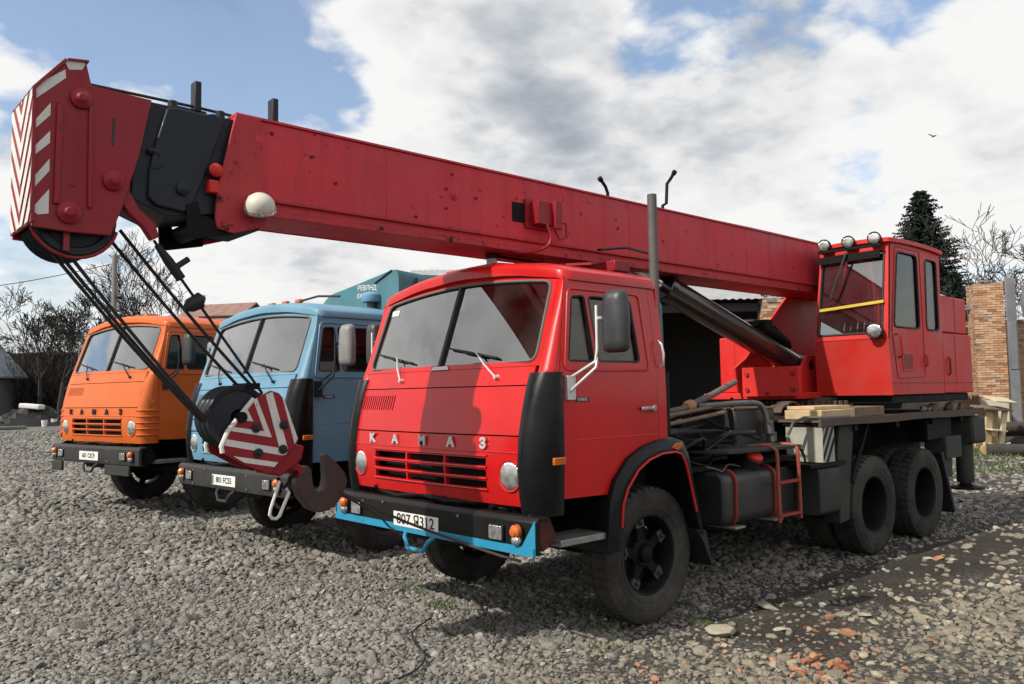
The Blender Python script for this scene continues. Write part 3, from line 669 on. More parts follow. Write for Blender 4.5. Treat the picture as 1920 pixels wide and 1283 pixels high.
def plate(root, x, y0, y1, z0, z1, body, size, strip=None, kx=1.05):
    mb = MB(); mb.box(x, x+.006, y0, y1, z0, z1); p = mb.build('number_plate', PLATE, root, bevel=.002, seg=1)
    t = text_mb(body, size, .002, lambda a, b, c: (x+.0075+c, (y0+y1)/2+a*kx+(.012 if strip else 0), (z0+z1)/2+b), .0012); t.build('plate_characters', INK, p)
    if strip:
        s_ = MB(); s_.box(x+.0063, x+.0075, y0+.006, y0+.045, z0+.008, z1-.008); s_.build('plate_strip', strip, p)
def cab(root, paint, rear=-.16, black_corner=True, bumperm=BUMPER, letterm=WHITEMET, ringm=None, letters='KAMA3', far_mirror=True, mface=MIRB, mrail=WHITEMET, louvre=True, dark_frame=False, windframe=None):
    ringm = ringm or paint; wf = windframe or paint
    # lower front panel with grille openings
    holes = []
    for c0, c1 in ((-.70, -.245), (-.225, .245), (.265, .715)):
        for k in range(3): z0 = 1.090+k*.078; holes.append(rrect(c0, c1, z0, z0+.052, .008, 2))
    mb = MB(); mb.sheet([(-1.06, .985), (1.06, .985), (1.06, 1.452), (-1.06, 1.452)], holes, fmap, .035, .11)
    fp = mb.build('front_panel', paint, root, ang=40)
    mb = MB()
    for k in range(4):
        z = 1.081+k*.078; mb.tube([fmap(y, z, -.004) for y in np.linspace(-.71, .725, 13)], .009, 6)
    mb.each('grille_bar', paint, fp)
    mb = MB(); mb.sheet([(-1.0, .99), (1.0, .99), (1.0, 1.9), (-1.0, 1.9)], [], lambda y, z, w: (frontx(y, z)-.10-w, y, z), .01, .3); mb.build('radiator', DARK, fp)
    # crease under the letters
    mb = MB(); mb.tube([fmap(y, 1.345, -.001) for y in np.linspace(-1.05, 1.05, 17)], .006, 6); mb.build('moulding', paint, fp)
    hs = []
    if louvre: hs = [rrect(-1.00+i*.0345, -.985+i*.0345, 1.625, 1.745, .006, 2) for i in range(15)]
    mb = MB(); mb.sheet([(-1.06, 1.462), (1.06, 1.462), (1.06, 1.795), (-1.06, 1.795)], hs, fmap, .02, .11); mb.build('hood', paint, root, ang=40)
    mb = MB(); mb.sheet([(-1.06, 1.803), (1.06, 1.803), (1.06, 1.93), (-1.06, 1.93)], [], fmap, .02, .11); mb.build('cowl', paint, root, ang=40)
    # windscreen
    ztop = lambda y: 2.675-.105*(y/1.1)**2
    gt = lambda y: 2.605-.082*(y/1.1)**2
    gl = rpoly([(-1.045, 1.968), (1.045, 1.968), (1.02, gt(1.0))]+[(y, gt(y)) for y in (.75, .5, .25, 0, -.25, -.5, -.75)]+[(-1.02, gt(-1.0))], .07, 4)
    outer = [(-1.095, 1.933), (1.095, 1.933), (1.07, ztop(1.07))]+[(y, ztop(y)) for y in (.75, .5, .25, 0, -.25, -.5, -.75)]+[(-1.07, ztop(1.07))]
    mb = MB(); mb.sheet(outer, [gl], fmap, .03, .11); fr = mb.build('windscreen_frame', wf, root, ang=40)
    mb = MB(); mb.tube([fmap(y, z, -.003) for y, z in gl], .011, 6, closed=True); mb.build('windscreen_seal', SEAL, fr)
    mb = MB(); mb.beam(fmap(0, 1.965, .004), fmap(0, 2.605, .004), .03, .03, (1, 0, 0)); mb.build('windscreen_divider', RUBBER, fr)
    for sd in (-1, 1):
        half = [(y, z) for y, z in gl if y*sd > .05]+[(.0125*sd, 1.97), (.0125*sd, 2.6)]
        half.sort(key=lambda p: math.atan2(p[1]-2.28, p[0]-.5*sd))
        mb = MB(); mb.sheet(half, [], lambda y, z, w: fmap(y, z, .012+w), .004, .11); mb.build('windscreen_pane', GLASS, fr, ang=60)
    # corners
    for sd in (-1, 1):
        zs = [.985, 1.1, 1.25, 1.4, 1.55, 1.7, 1.8, 1.9]; ts = [i/8 for i in range(9)]
        def strip(zs, off, name, mt, par, th=.02):
            mb = MB(); g = [[corner(sd, z, t, off) for t in ts] for z in zs]; gi = [[p-Vector((th, sd*th, 0)) for p in r] for r in g]
            n = len(ts); vs = [p for r in g for p in r]+[p for r in gi for p in r]; o = len(zs)*n; fs = []
            for i in range(len(zs)-1):
                for j in range(n-1):
                    q = (i*n+j, i*n+j+1, (i+1)*n+j+1, (i+1)*n+j); fs += [q, tuple(o+k for k in reversed(q))]
            for i in range(len(zs)-1):
                for j in (0, n-1): fs.append((i*n+j, (i+1)*n+j, o+(i+1)*n+j, o+i*n+j))
            for j in range(n-1):
                for i in (0, len(zs)-1): fs.append((i*n+j, i*n+j+1, o+i*n+j+1, o+i*n+j))
            mb.add(vs, fs); return mb.build(name, mt, par, ang=50)
        strip(zs, 0., 'corner_panel', paint, root)
        strip([1.9, 2.0, 2.2, 2.4, 2.56], 0., 'windscreen_pillar', paint, root)
        if black_corner: strip([.93, 1.05, 1.25, 1.45, 1.65, 1.8, 1.865, 1.885], .035, 'corner_deflector', BLACK, root, .03)
        else:
            mb = MB()
            for z in (1.10, 1.18, 1.26, 1.34, 1.42): mb.tube([corner(sd, z, t, .004) for t in ts], .012, 6)
            mb.each('corner_rib', paint, root)
        mb = MB(); mb.beam((1.16, sd*1.10, .97), (1.06, sd*1.12, .72), .05, .16, (1, 0, 0)); mb.build('step_bracket', RUSTY if paint is RED else DARK, root, bevel=.01)
        # doors
        S = smap(sd)
        door = [(1.0, 1.03), (1.0, 1.88), (.870, 2.54), (-.035, 2.54), (-.05, 1.335), (.02, 1.29), (.13, 1.215), (.26, 1.13), (.40, 1.05), (.51, 1.02)]
        q = rpoly([(.905, 1.962), (.815, 2.42), (.685, 2.43), (.645, 1.962)], .03)
        w = rpoly([(.60, 1.962), (.645, 2.43), (.185, 2.43), (.14, 1.962)], .04)
        mb = MB(); mb.sheet(door, [q, w], lambda x, z, d: S(x, z, d-.004), .04, .13); dr = mb.build('door', paint, root, ang=40)
        for gg, nm in ((q, 'quarter_light'), (w, 'door_window')):
            mb = MB(); mb.sheet(gg, [], lambda x, z, d: S(x, z, .018+d), .004, .2); mb.build(nm, GLASSD, dr)
        mb = MB()
        for gg in (q, w): mb.tube([S(x, z, .002) for x, z in gg], .010, 6, closed=True)
        mb.each('window_seal', RUBBER, dr)
        mb = MB(); rect = rpoly([(.955, 1.90), (.85, 2.475), (.08, 2.475), (.045, 1.90)], .05, 4); mb.tube([S(x, z, -.006) for x, z in rect], .009, 6, closed=True)
        mb.tube([S(x, 1.42, -.004) for x in (.99, .6, .2, -.03)], .004, 6)
        mb.build('pressed_edges', paint, dr)
        if sd > 0:
            mb = MB(); mb.box(.005, .17, 1.217, 1.232, 1.605, 1.630); mb.cyl((.02, 1.19, 1.617), (.02, 1.235, 1.617), .024, n=14); mb.build('door_handle', CHROME, dr, bevel=.004)
            mb = MB(); mb.tube([(-.075, 1.20, 2.13), (-.075, 1.235, 2.10), (-.085, 1.245, 2.03), (-.09, 1.235, 1.95), (-.09, 1.19, 1.92)], .009); mb.build('grab_handle', WHITEMET, root)
            mb = MB(); mb.box(.72, .86, 1.202, 1.208, 1.68, 1.712); bd = mb.build('door_badge', INK, dr)
            t = text_mb('КАМАЗ', .028, .002, lambda a, b, c: (.79-a, 1.2095+c, 1.696+b), .0006); t.build('badge_characters', WHITEMET, bd)
        mb = MB(); mb.sheet([(-.058, 1.35), (-.043, 2.54), (rear, 2.54), (rear, 1.35)], [], S, .03, .2); mb.build('rear_quarter', paint, root)
        lamp_round(root, (1.232, sd*.945, 1.19), .098, (1, sd*.05, 0), 'headlight', ringm)
        # side marker
        if black_corner:
            mb = MB(); mb.box(1.0, 1.11, sd*1.235-.02, sd*1.235+.012, 1.265, 1.315); mb.build('side_marker', AMBER, root, bevel=.006)
        else:
            lamp_round(root, (1.10, sd*1.185, 1.55), .03, (.5, sd, 0), 'side_marker', paint, AMBER)
        wp = Vector(fmap(-.47 if sd < 0 else .71, 1.862, -.02)); tip = Vector(fmap((-.62 if sd < 0 else .42), 2.06, -.025))
        mb = MB(); mb.cyl(wp-Vector((.03, 0, 0)), wp+Vector((.012, 0, 0)), .02, .012, 12); mb.tube([wp, wp.lerp(tip, .5)+Vector((.012, 0, 0)), tip], .0075, 6)
        wi = mb.build('wiper', mrail, root)
        a = Vector(fmap(tip.y-.34, 2.10, -.012)); b = Vector(fmap(tip.y+.24, 2.005, -.012)); mb = MB(); mb.beam(a, b, .012, .02, (1, 0, 0)); mb.beam(a.lerp(b, .3)+Vector((.014, 0, 0)), a.lerp(b, .75)+Vector((.014, 0, 0)), .018, .008, (1, 0, 0)); mb.build('wiper_blade', RUBBER, wi)
    # roof
    out = rpoly([(.872, -1.15), (.895, -.6), (.905, 0), (.895, .6), (.872, 1.15), (rear-.02, 1.15), (rear-.02, -1.15)], .10, 5)
    mb = MB(); n = len(out); cx = (.88+rear)/2; rings = []
    zb = lambda y: 2.655-.118*(y/1.15)**2
    for sc, dz, ins in ((.93, -.005, 0), (1.0, .0, 0), (1.0, .055, 0), (.985, .075, 0), (.93, .092, 0), (.75, .108, 0), (.45, .118, 0), (.15, .121, 0)):
        rings.append([(cx+(x-cx)*sc, y*sc, zb(y*sc if sc < .98 else y)+dz) for x, y in out])
    vs = [p for r in rings for p in r]; fs = [tuple(range(7*n, 8*n))]
    for k in range(7):
        for i in range(n): fs.append((k*n+i, k*n+(i+1) % n, (k+1)*n+(i+1) % n, (k+1)*n+i))
    mb.add(vs, fs); mb.build('roof', paint, root, ang=50)
    # back wall with window, floor, lining
    mb = MB(); mb.sheet([(-1.19, 1.36), (1.19, 1.36), (1.14, 2.55), (.6, 2.62), (-.6, 2.62), (-1.14, 2.55)], [rrect(-.55, .55, 2.02, 2.42, .06)], lambda y, z, w: (rear+w, y, z), .03, .3); bw = mb.build('back_wall', [paint], root)
    mb = MB(); mb.sheet(rrect(-.55, .55, 2.02, 2.42, .06), [], lambda y, z, w: (rear+.012+w, y, z), .004, .5); mb.build('rear_window', REARGLASS, bw)
    mb = MB(); mb.box(rear+.03, 1.08, -1.15, 1.15, 1.36, 1.42); mb.build('cab_floor', INTER, root)
    mb = MB(); mb.prism([(1.08, -1.02, 1.60), (1.07, -1.02, 1.925), (.86, -1.02, 1.935), (.80, -1.02, 1.86), (.86, -1.02, 1.60)], (0, 2.04, 0)); mb.build('dashboard', INTER, root, bevel=.02)
    mb = MB(); mb.box(rear+.04, .80, -1.08, 1.08, 2.615, 2.63); mb.build('headlining', INTERG, root)
    for y in (.55, -.55): seat(root, y)
    mb = MB(); c = Vector((.66, .55, 2.02)); ax = Vector((-.35, 0, 1)).normalized(); u = ax.orthogonal().normalized(); v = ax.cross(u)
    mb.tube([c+(u*math.cos(t)+v*math.sin(t))*.23 for t in [2*math.pi*i/28 for i in range(28)]], .014, 8, closed=True)
    for t in (0, 2.1, 4.2): mb.tube([c, c+(u*math.cos(t)+v*math.sin(t))*.225], .010, 6)
    mb.tube([c, c-ax*.35], .02, 8); mb.build('steering_wheel', RUBBER, root)
    # letters
    for ch, y in zip(letters, (-.735, -.385, -.015, .335, .69)):
        t = text_mb('З' if ch == '3' else ch, .098, .012, lambda a, b, c, y=y: (frontx(y, 1.398)+.012+c, y+a*1.15, 1.398+b), .004); t.build('letter', letterm, root, ang=30)
    # bumper
    zb0, zb1 = .70, .94
    sec = [(1.300, zb0), (1.312, zb0+.05), (1.312, zb1-.03), (1.285, zb1), (1.20, zb1), (1.20, zb1-.015), (1.27, zb1-.03), (1.27, zb0+.02), (1.22, zb0)]
    mb = MB(); path = [(-1.245, 1), (-.9, 0), (.9, 0), (1.245, 1)]
    n = len(sec); vs = []
    for y, e in path:
        for x, z in sec: vs.append((x-(.02 if e else 0), y, z))
    fs = [tuple(range(n)), tuple(range(3*n, 4*n))]
    for k in range(3):
        for i in range(n): fs.append((k*n+i, k*n+(i+1) % n, (k+1)*n+(i+1) % n, (k+1)*n+i))
    mb.add(vs, fs)
    bp = mb.build('bumper', bumperm, root, bevel=.006)
    for y, z in ((-.80, .88), (-.80, .73), (.47, .885), (.47, .74), (-.5, .9)):
        mb = MB(); mb.cyl((1.305, y, z), (1.322, y, z), .011, n=6); mb.build('bumper_bolt', STEEL, bp)
    for sd in (-1, 1):
        mb = MB(); mb.prism(([(1.3, y, z) for y, z in rrect(sd*.89-.075, sd*.89+.075, .762, .875, .012, 3)]), (.026, 0, 0)); f = mb.build('fog_light', BLACK, bp, bevel=.004)
        mb = MB(); mb.prism(([(1.325, y, z) for y, z in rrect(sd*.89-.066, sd*.89+.066, .772, .866, .012, 3)]), (.010, 0, 0)); mb.build('lens', LENS, f, bevel=.004)
        mb = MB(); mb.prism([(1.295, y, z) for y, z in rrect(sd*1.09-.055, sd*1.09+.055, .755, .885, .03, 4)], (.022, 0, 0)); tl = mb.build('turn_signal', BLACK, bp)
        mb = MB(); mb.lathe([(.001, .052), (.025, .048), (.043, .03), (.047, 0)], (1.312, sd*1.09, .845), (1, 0, 0), 18); mb.build('amber_lens', AMBER, tl)
        mb = MB(); mb.lathe([(.001, .04), (.022, .036), (.036, .022), (.040, 0)], (1.312, sd*1.09, .790), (1, 0, 0), 18); mb.build('clear_lens', LENS, tl)
    # fender arches, steps, front wheels
    for sd in (-1, 1):
        a = [(.60, .62), (.585, .80), (.565, .97), (.50, 1.12), (.35, 1.27), (.18, 1.345), (.0, 1.385), (-.20, 1.395), (-.31, 1.365), (-.385, 1.25), (-.44, 1.05), (-.50, .80), (-.55, .62)]
        b = [(.47, .62), (.465, .78), (.45, .93), (.39, 1.05), (.27, 1.17), (.14, 1.235), (-.01, 1.27), (-.17, 1.275), (-.25, 1.255), (-.305, 1.17), (-.36, 1.0), (-.42, .80), (-.48, .62)]
        mb = MB(); vs = []; k = len(a)
        for (p, q) in zip(a, b):
            mid = ((p[0]+q[0])/2, (p[1]+q[1])/2)
            vs += [(p[0], sd*1.17, p[1]), (p[0]*.99, sd*1.235, p[1]-.012), (mid[0], sd*1.262, mid[1]), (q[0], sd*1.255, q[1]), (q[0], sd*.62, q[1]), (p[0], sd*.62, p[1])]
        fs = [tuple(range(6)), tuple(range(6*(k-1), 6*k))]
        for i in range(k-1):
            for j in range(6): fs.append((i*6+j, i*6+(j+1) % 6, (i+1)*6+(j+1) % 6, (i+1)*6+j))
        mb.add(vs, fs); fe = mb.build('fender', BLACK, root, ang=40)
        if paint is RED:
            mb = MB(); mb.tube([(x, sd*1.262, z+.006) for x, z in b[1:-1]], .010, 6); mb.build('fender_edge', RED, fe)
        mb = MB(); mb.prism([(-.20+.07, sd*1.245, 1.315), (-.20+.02, sd*1.252, 1.345), (-.20-.05, sd*1.252, 1.345), (-.20-.07, sd*1.245, 1.315), (-.20, sd*1.252, 1.29)], (0, sd*.02, 0)); mb.build('side_reflector', AMBER, fe, bevel=.005)
        mb = MB(); mb.prism([(-.44, sd*.95, .66), (-.55, sd*.95, .64), (-.64, sd*.95, .36), (-.625, sd*.95, .35), (-.52, sd*.95, .55)], (0, sd*.30, 0)); mb.build('mud_flap', RUBBER, root, bevel=.004)
        mb = MB(); mb.box(.56, 1.03, min(sd*.95, sd*1.21), max(sd*.95, sd*1.21), .715, .762); st = mb.build('step', STEEL, root, bevel=.006)
        wheel(root, 0, 1.012, .512, sd, False, .15 if sd > 0 else .7)
    mb = MB(); mb.cyl((0, -.95, .5), (0, .95, .5), .07, n=14)
    for sd in (-1, 1): mb.box(-.8, .75, sd*.43-.045, sd*.43+.045, .60, .70)
    mb.build('front_axle', DARK, root, bevel=.01)
    mb = MB(); mb.box(-.2, 1.1, -.95, .95, 1.0, 1.34); mb.box(.2, 1.15, -.5, .5, .62, 1.0); mb.box(-.3, .9, -.6, .6, .8, 1.05)
    for y in (-.62, .66, .9, -.9): mb.beam((1.18, y, .98), (1.0, y, .72), .05, .03)
    mb.build('engine', DARK, root, bevel=.02)
    random.seed(4); mb = MB()
    for i in range(22):
        y = -.85+1.7*i/21; z = .965+random.uniform(-.02, .03); x = 1.2+random.uniform(-.06, .03)
        mb.cyl((x, y, z), (x+random.uniform(-.04, .04), y+random.uniform(.03, .14), z+random.uniform(-.02, .03)), random.uniform(.012, .035), n=8)
    mb.tube([(1.20, -.7, .97), (1.24, -.4, .95), (1.22, -.1, .985), (1.25, .25, .965), (1.2, .6, .98)], .022, 8)
    mb.each('engine_fitting', DARK, root)
    for sd in ((-1, 1) if far_mirror else (1,)): mirror(root, sd, face=mface, rail=mrail)
    mb = MB(); mb.tube([(1.30, -.20, .70), (1.335, -.17, .665), (1.345, -.11, .59), (1.345, .08, .59), (1.335, .13, .66), (1.30, .17, .70)], .017, 8)
    mb.build('tow_handle', CYAN if paint is RED else bumperm, root)
# ---------------------------------------------------------------- red truck crane
crane = thing('truck_crane', 'red truck-mounted telescopic crane with its long boom laid forward over the cab', 'crane truck')
cab(crane, RED, black_corner=True)
plate(crane, 1.3135, -.345, .235, .735, .845, '807 Я312', .112, kx=1.12)
mb = MB()
mb.yz([(-1.243, .697), (1.243, .697), (1.243, .752), (-1.243, .752)], 1.3005, 1.3165)
bs = mb.build('bumper_stripe', CYAN, crane)
for sd in (-1, 1):
    mb = MB(); mb.prism([(1.297, sd*1.247, .695), (1.297, sd*1.247, .93), (1.312, sd*1.135, .752), (1.312, sd*1.135, .70)], (.006, 0, 0)); mb.build('stripe_end', CYAN, bs)
mb = MB(); mb.sheet(rrect(-.98, -.86, 2.44, 2.49, .008, 2), [], lambda y, z, w: fmap(y, z, .009+w), .002, .2); mb.build('windscreen_sticker', WHITE, crane)
for y0, y1, z1, rot in ((-.92, -.80, 2.10, .2), (-.58, -.52, 2.08, 0.), (-.47, -.30, 2.03, .4)):
    mb = MB(); mb.box(-.012, .012, -(y1-y0)/2, (y1-y0)/2, 0, z1-1.935, M=Matrix.Translation((1.02, (y0+y1)/2, 1.94)) @ Matrix.Rotation(rot, 4, 'Z') @ Matrix.Rotation(-.3, 4, 'Y')); mb.build('dashboard_papers', PLATE, crane)
mb = MB(); mb.sheet([(-.09, 1.935), (.13, 1.935), (.11, 1.962), (-.07, 1.962)], [], lambda y, z, w: fmap(y, z, w-.012), .006, .2); mb.build('paper_slip', PLATE, crane)
# roof fittings
mb = MB(); mb.lathe([(.045, 0), (.045, .09), (.05, .10)], (.56, 0, 2.765), (0, 0, 1), 16); st = mb.build('roof_air_pipe', WHITEMET, crane)
mb = MB(); mb.tube([(.56, 0, 2.86), (.56, 0, 2.90), (.545, .0, 2.93), (.50, 0, 2.945)], .055, 12); mb.build('pipe_elbow', RUBBER, st)
mb = MB(); mb.sheet(rrect(.10, .72, -.45, .25, .05), [], lambda x, y, w: (x, y, 2.80-w+.012*math.sin(x*7)), .03, .15); mb.build('roof_hatch', RED, crane, bevel=.006)
mb = MB(); mb.prism([(.02, .28, 2.76), (.16, .28, 2.80), (.0, .60, 2.79), (-.22, .62, 2.84)], (0, 0, .02)); mb.build('roof_flap', HEADRED, crane)
mb = MB(); mb.tube([(.50, 0, 2.89), (.1, 0, 2.885), (-.02, 0, 2.88)], .012, 6); mb.tube([(-.03, 0, 2.80), (.0, 0, 2.86), (-.06, 0, 2.95)], .010, 6); mb.build('roof_linkage', RUBBER, crane)
# chassis
for sd in (-1, 1):
    mb = MB(); mb.box(-6.75, 1.15, sd*.43-.035, sd*.43+.035, .78, 1.04); mb.build('frame_rail', DARK, crane, bevel=.008)
for x in (-3.69, -5.01):
    mb = MB(); mb.cyl((x, -.9, .51), (x, .9, .51), .085, n=14); mb.lathe([(.001, -.2), (.14, -.17), (.2, -.05), (.2, .05), (.14, .17), (.001, .2)], (x, 0, .53), (0, 1, 0), 16); mb.build('rear_axle', DARK, crane)
    for sd in (-1, 1):
        wheel(crane, x, 1.063, .512, sd, True, .4*sd+x); 
        w = obj('wheel', WM['rim'], crane, loc=(x, sd*.745, .512)); obj('tyre', WM['tyre'], w)
for sd in (-1, 1):
    mb = MB()
    for k in range(6): mb.box(-5.3+k*.09, -3.4-k*.09, sd*.50-.045, sd*.50+.045, .68-k*.022, .70-k*.022)
    mb.build('leaf_spring', DARK, crane)
# fuel tank
mb = MB(); mb.prism([(-.95, y, z) for y, z in rrect(.70, 1.16, .60, 1.05, .09, 5)], (-.87, 0, 0)); ft = mb.build('fuel_tank', DARKP := mat('black_tank_paint', (.020, .020, .020), .42, var=.25, scale=5, dust=.25, dcol=(.07, .065, .055)), crane, bevel=.03, seg=3)
for x in (-1.12, -1.74):
    mb = MB(); pts = rrect(.695, 1.168, .595, 1.057, .095, 5); mb.tube([(x, y, z) for y, z in pts], .016, 6, closed=True); mb.build('tank_strap', DULLRED, ft)
mb = MB(); mb.lathe([(.075, -.10), (.085, .05), (.09, .06)], (-1.50, 1.08, 1.10), (.1, .5, .7), 18); mb.build('filler_neck', DARKP, ft)
mb = MB(); mb.lathe([(.078, .0), (.078, .025), (.06, .036), (.001, .038)], (-1.51+.012, 1.08+.035, 1.10+.052), (.1, .5, .7), 18); mb.build('filler_cap', REDCAP, ft)
for x in (-1.2, -1.82): mb = MB(); mb.box(x, x+.15, .9, 1.2, .575, .595); mb.build('tank_bracket', STEEL, ft, bevel=.004)
# ladder
mb = MB()
for x in (-1.66, -2.02): mb.tube([(x, 1.06, 1.235), (x, 1.19, 1.235), (x, 1.245, 1.20), (x, 1.25, 1.14), (x-.01, 1.25, .57)], .017, 8)
la = mb.build('ladder', mat('orange_red_ladder_paint', (.30, .055, .022), .55, var=.25, scale=7, rust=.3), crane)
for z in (.915, .625):
    mb = MB(); mb.box(-2.02, -1.66, 1.225, 1.275, z-.012, z+.012); mb.build('rung', DULLRED, la, bevel=.004)
# side platform and boxes between cab and deck
mb = MB(); mb.prism([(-.85, .62, 1.20), (-1.05, 1.16, 1.20), (-2.12, 1.24, 1.20), (-2.2, .62, 1.20)], (0, 0, .03)); mb.build('side_platform', OLIVE, crane, bevel=.004)
mb = MB(); mb.box(-2.45, -1.75, .15, .78, 1.12, 1.56); mb.box(-1.74, -1.0, .35, .7, 1.05, 1.22); mb.build('hydraulic_tank', DARKP, crane, bevel=.02)
mb = MB(); mb.box(-2.46, -1.74, .14, .79, 1.555, 1.572); mb.build('tank_lid', WOODD, crane, bevel=.003)
mb = MB()
for z, x0, x1, y0, y1 in ((1.38, -.35, -1.25, .25, 1.0), (1.28, -.40, -1.5, .2, .95), (1.16, -.3, -1.2, -.2, .8)): mb.box(x1, x0, y0, y1, z, z+.018)
mb.each('cover_plate', DARK, crane, bevel=.004)
mb = MB(); mb.tube(smooth([(-1.2, .75, 1.60), (-1.75, .80, 1.615), (-2.05, .82, 1.61), (-2.14, .84, 1.56), (-2.18, .85, 1.45), (-2.22, .86, 1.30), (-2.25, .87, 1.26)], 4), .028, 10); mb.lathe([(.05, -.06), (.05, .06)], (-2.2, .855, 1.38), (.05, -.02, 1), 14); mb.lathe([(.045, -.04), (.05, .05)], (-2.235, .865, 1.28), (.05, -.02, 1), 14); mb.build('bent_pipe', GREYPIPE, crane)
mb = MB(); mb.tube([(-2.30, 1.0, 1.30), (-2.32, 1.05, 1.42), (-2.40, 1.12, 1.465), (-2.5, 1.2, 1.46), (-3.1, 1.23, 1.46)], .016, 8); mb.build('hand_rail', GREYPIPE, crane)
random.seed(11)
for k in range(9):
    mb = MB(); y = random.uniform(.1, 1.0); z = random.uniform(1.08, 1.5); x = -.4
    pts = [(x-i*.22, y+random.uniform(-.1, .1), z+random.uniform(-.09, .09)) for i in range(7)]
    mb.tube(smooth(pts, 4), random.uniform(.010, .022), 7); mb.build('hydraulic_hose', RUBBER, crane)
mb = MB(); mb.tube(smooth([(-.72, 1.15, 1.12), (-.85, 1.17, 1.09), (-1.0, 1.12, 1.06), (-1.2, 1.05, 1.10), (-1.38, 1.05, 1.07)], 5), .007, 6); mb.build('air_hose', GREYPIPE, crane)
for a, b in (((-1.05, .62, 1.62), (-1.75, .72, 1.36)), ((-1.95, .62, 1.66), (-1.72, .75, 1.36)), ((-.5, .3, 1.3), (-1.9, .5, 1.62))):
    mb = MB(); mb.beam(a, b, .03, .03); mb.build('brace', DARK, crane)
# unseen far-side boxes and underbody parts, added to block light under the truck
mb = MB(); mb.box(-1.7, -.75, -1.16, -.55, .55, 1.15); mb.build('front_light_blocker', DARKP, crane, bevel=.05, seg=3)
mb = MB(); mb.box(-2.95, -1.8, -1.18, -.5, .48, 1.2); mb.build('rear_light_blocker', OLIVE, crane, bevel=.02)
mb = MB(); mb.box(-1.4, .1, -.38, .38, .55, .95); mb.cyl((-1.4, 0, .72), (-3.6, 0, .6), .07, n=12); mb.box(-2.9, -2.3, -.36, .36, .55, .9); mb.build('gearbox_light_blocker', DARK, crane, bevel=.03)
mb = MB(); mb.box(-3.0, -.6, -1.2, 1.0, 1.06, 1.10); mb.build('belly_light_blocker', DARK, crane)
# toolbox with hazard stripes
mb = MB(); mb.box(-2.74, -2.50, .86, 1.245, 1.03, 1.375); tb = mb.build('toolbox', CREAM, crane, bevel=.008)
mb = MB(); mb.box(-2.75, -2.48, .84, 1.255, 1.385, 1.405); mb.build('toolbox_lid', DARK, tb)
sidep = [(-2.735, 1.035), (-2.505, 1.035), (-2.505, 1.37), (-2.735, 1.37)]
mb = MB()
for k in range(5):
    x = -2.44-k*.10+.05; q = clip([(x, 1.37), (x-.045, 1.37), (x-.045+.24, 1.03), (x+.24, 1.03)], sidep)
    if q: mb.xz(q, 1.245, 1.248)
mb.each('hazard_stripe', BLACK, tb)
mb = MB(); mb.tube([(-2.495, .94+.12*math.cos(t), 1.03+.16*math.sin(t)) for t in [i*math.pi/2/8 for i in range(9)]], .012, 6); mb.build('toolbox_trim', DARK, tb)
mb = MB(); mb.box(-3.02, -2.3, .75, 1.22, .985, 1.025); mb.build('toolbox_shelf', DARK, crane, bevel=.004)
mb = MB(); mb.prism([(-2.46, y, z) for y, z in rrect(.95, 1.22, .53, .98, .05, 3)], (-.42, 0, 0)); mb.build('battery_box', GREYBUMP, crane, bevel=.01)
mb = MB(); mb.box(-2.42, -2.05, .5, .98, .55, 1.0); mb.build('air_reservoir_box', DARKP, crane, bevel=.01)
# deck
mb = MB(); mb.box(-6.78, -2.46, -1.24, 1.24, 1.415, 1.438); dk = mb.build('deck', DECKM, crane)
for sd in (-1, 1):
    random.seed(2); mb = MB(); xs = np.linspace(-2.44, -6.80, 12)
    for i in range(11):
        z0 = 1.375+.006*math.sin(i*1.3); z1 = 1.375+.006*math.sin((i+1)*1.3)
        mb.add([(xs[i], sd*1.242, z0), (xs[i+1], sd*1.242, z1), (xs[i+1], sd*1.242, z1+.075), (xs[i], sd*1.242, z0+.075), (xs[i], sd*1.268, z0), (xs[i+1], sd*1.268, z1), (xs[i+1], sd*1.268, z1+.075), (xs[i], sd*1.268, z0+.075)],
               [(0, 1, 2, 3), (7, 6, 5, 4), (0, 4, 5, 1), (3, 2, 6, 7)]+([(0, 3, 7, 4)] if i == 0 else [])+([(1, 5, 6, 2)] if i == 10 else []))
    mb.build('deck_edge', DECKM, dk)
mb = MB()
for x in (-2.6, -3.3, -4.3, -5.3, -6.2): mb.box(x-.04, x+.04, -1.2, 1.2, 1.30, 1.415)
mb.box(-6.7, -2.6, -.55, .55, 1.04, 1.415); mb.build('subframe', DARK, crane, bevel=.006)
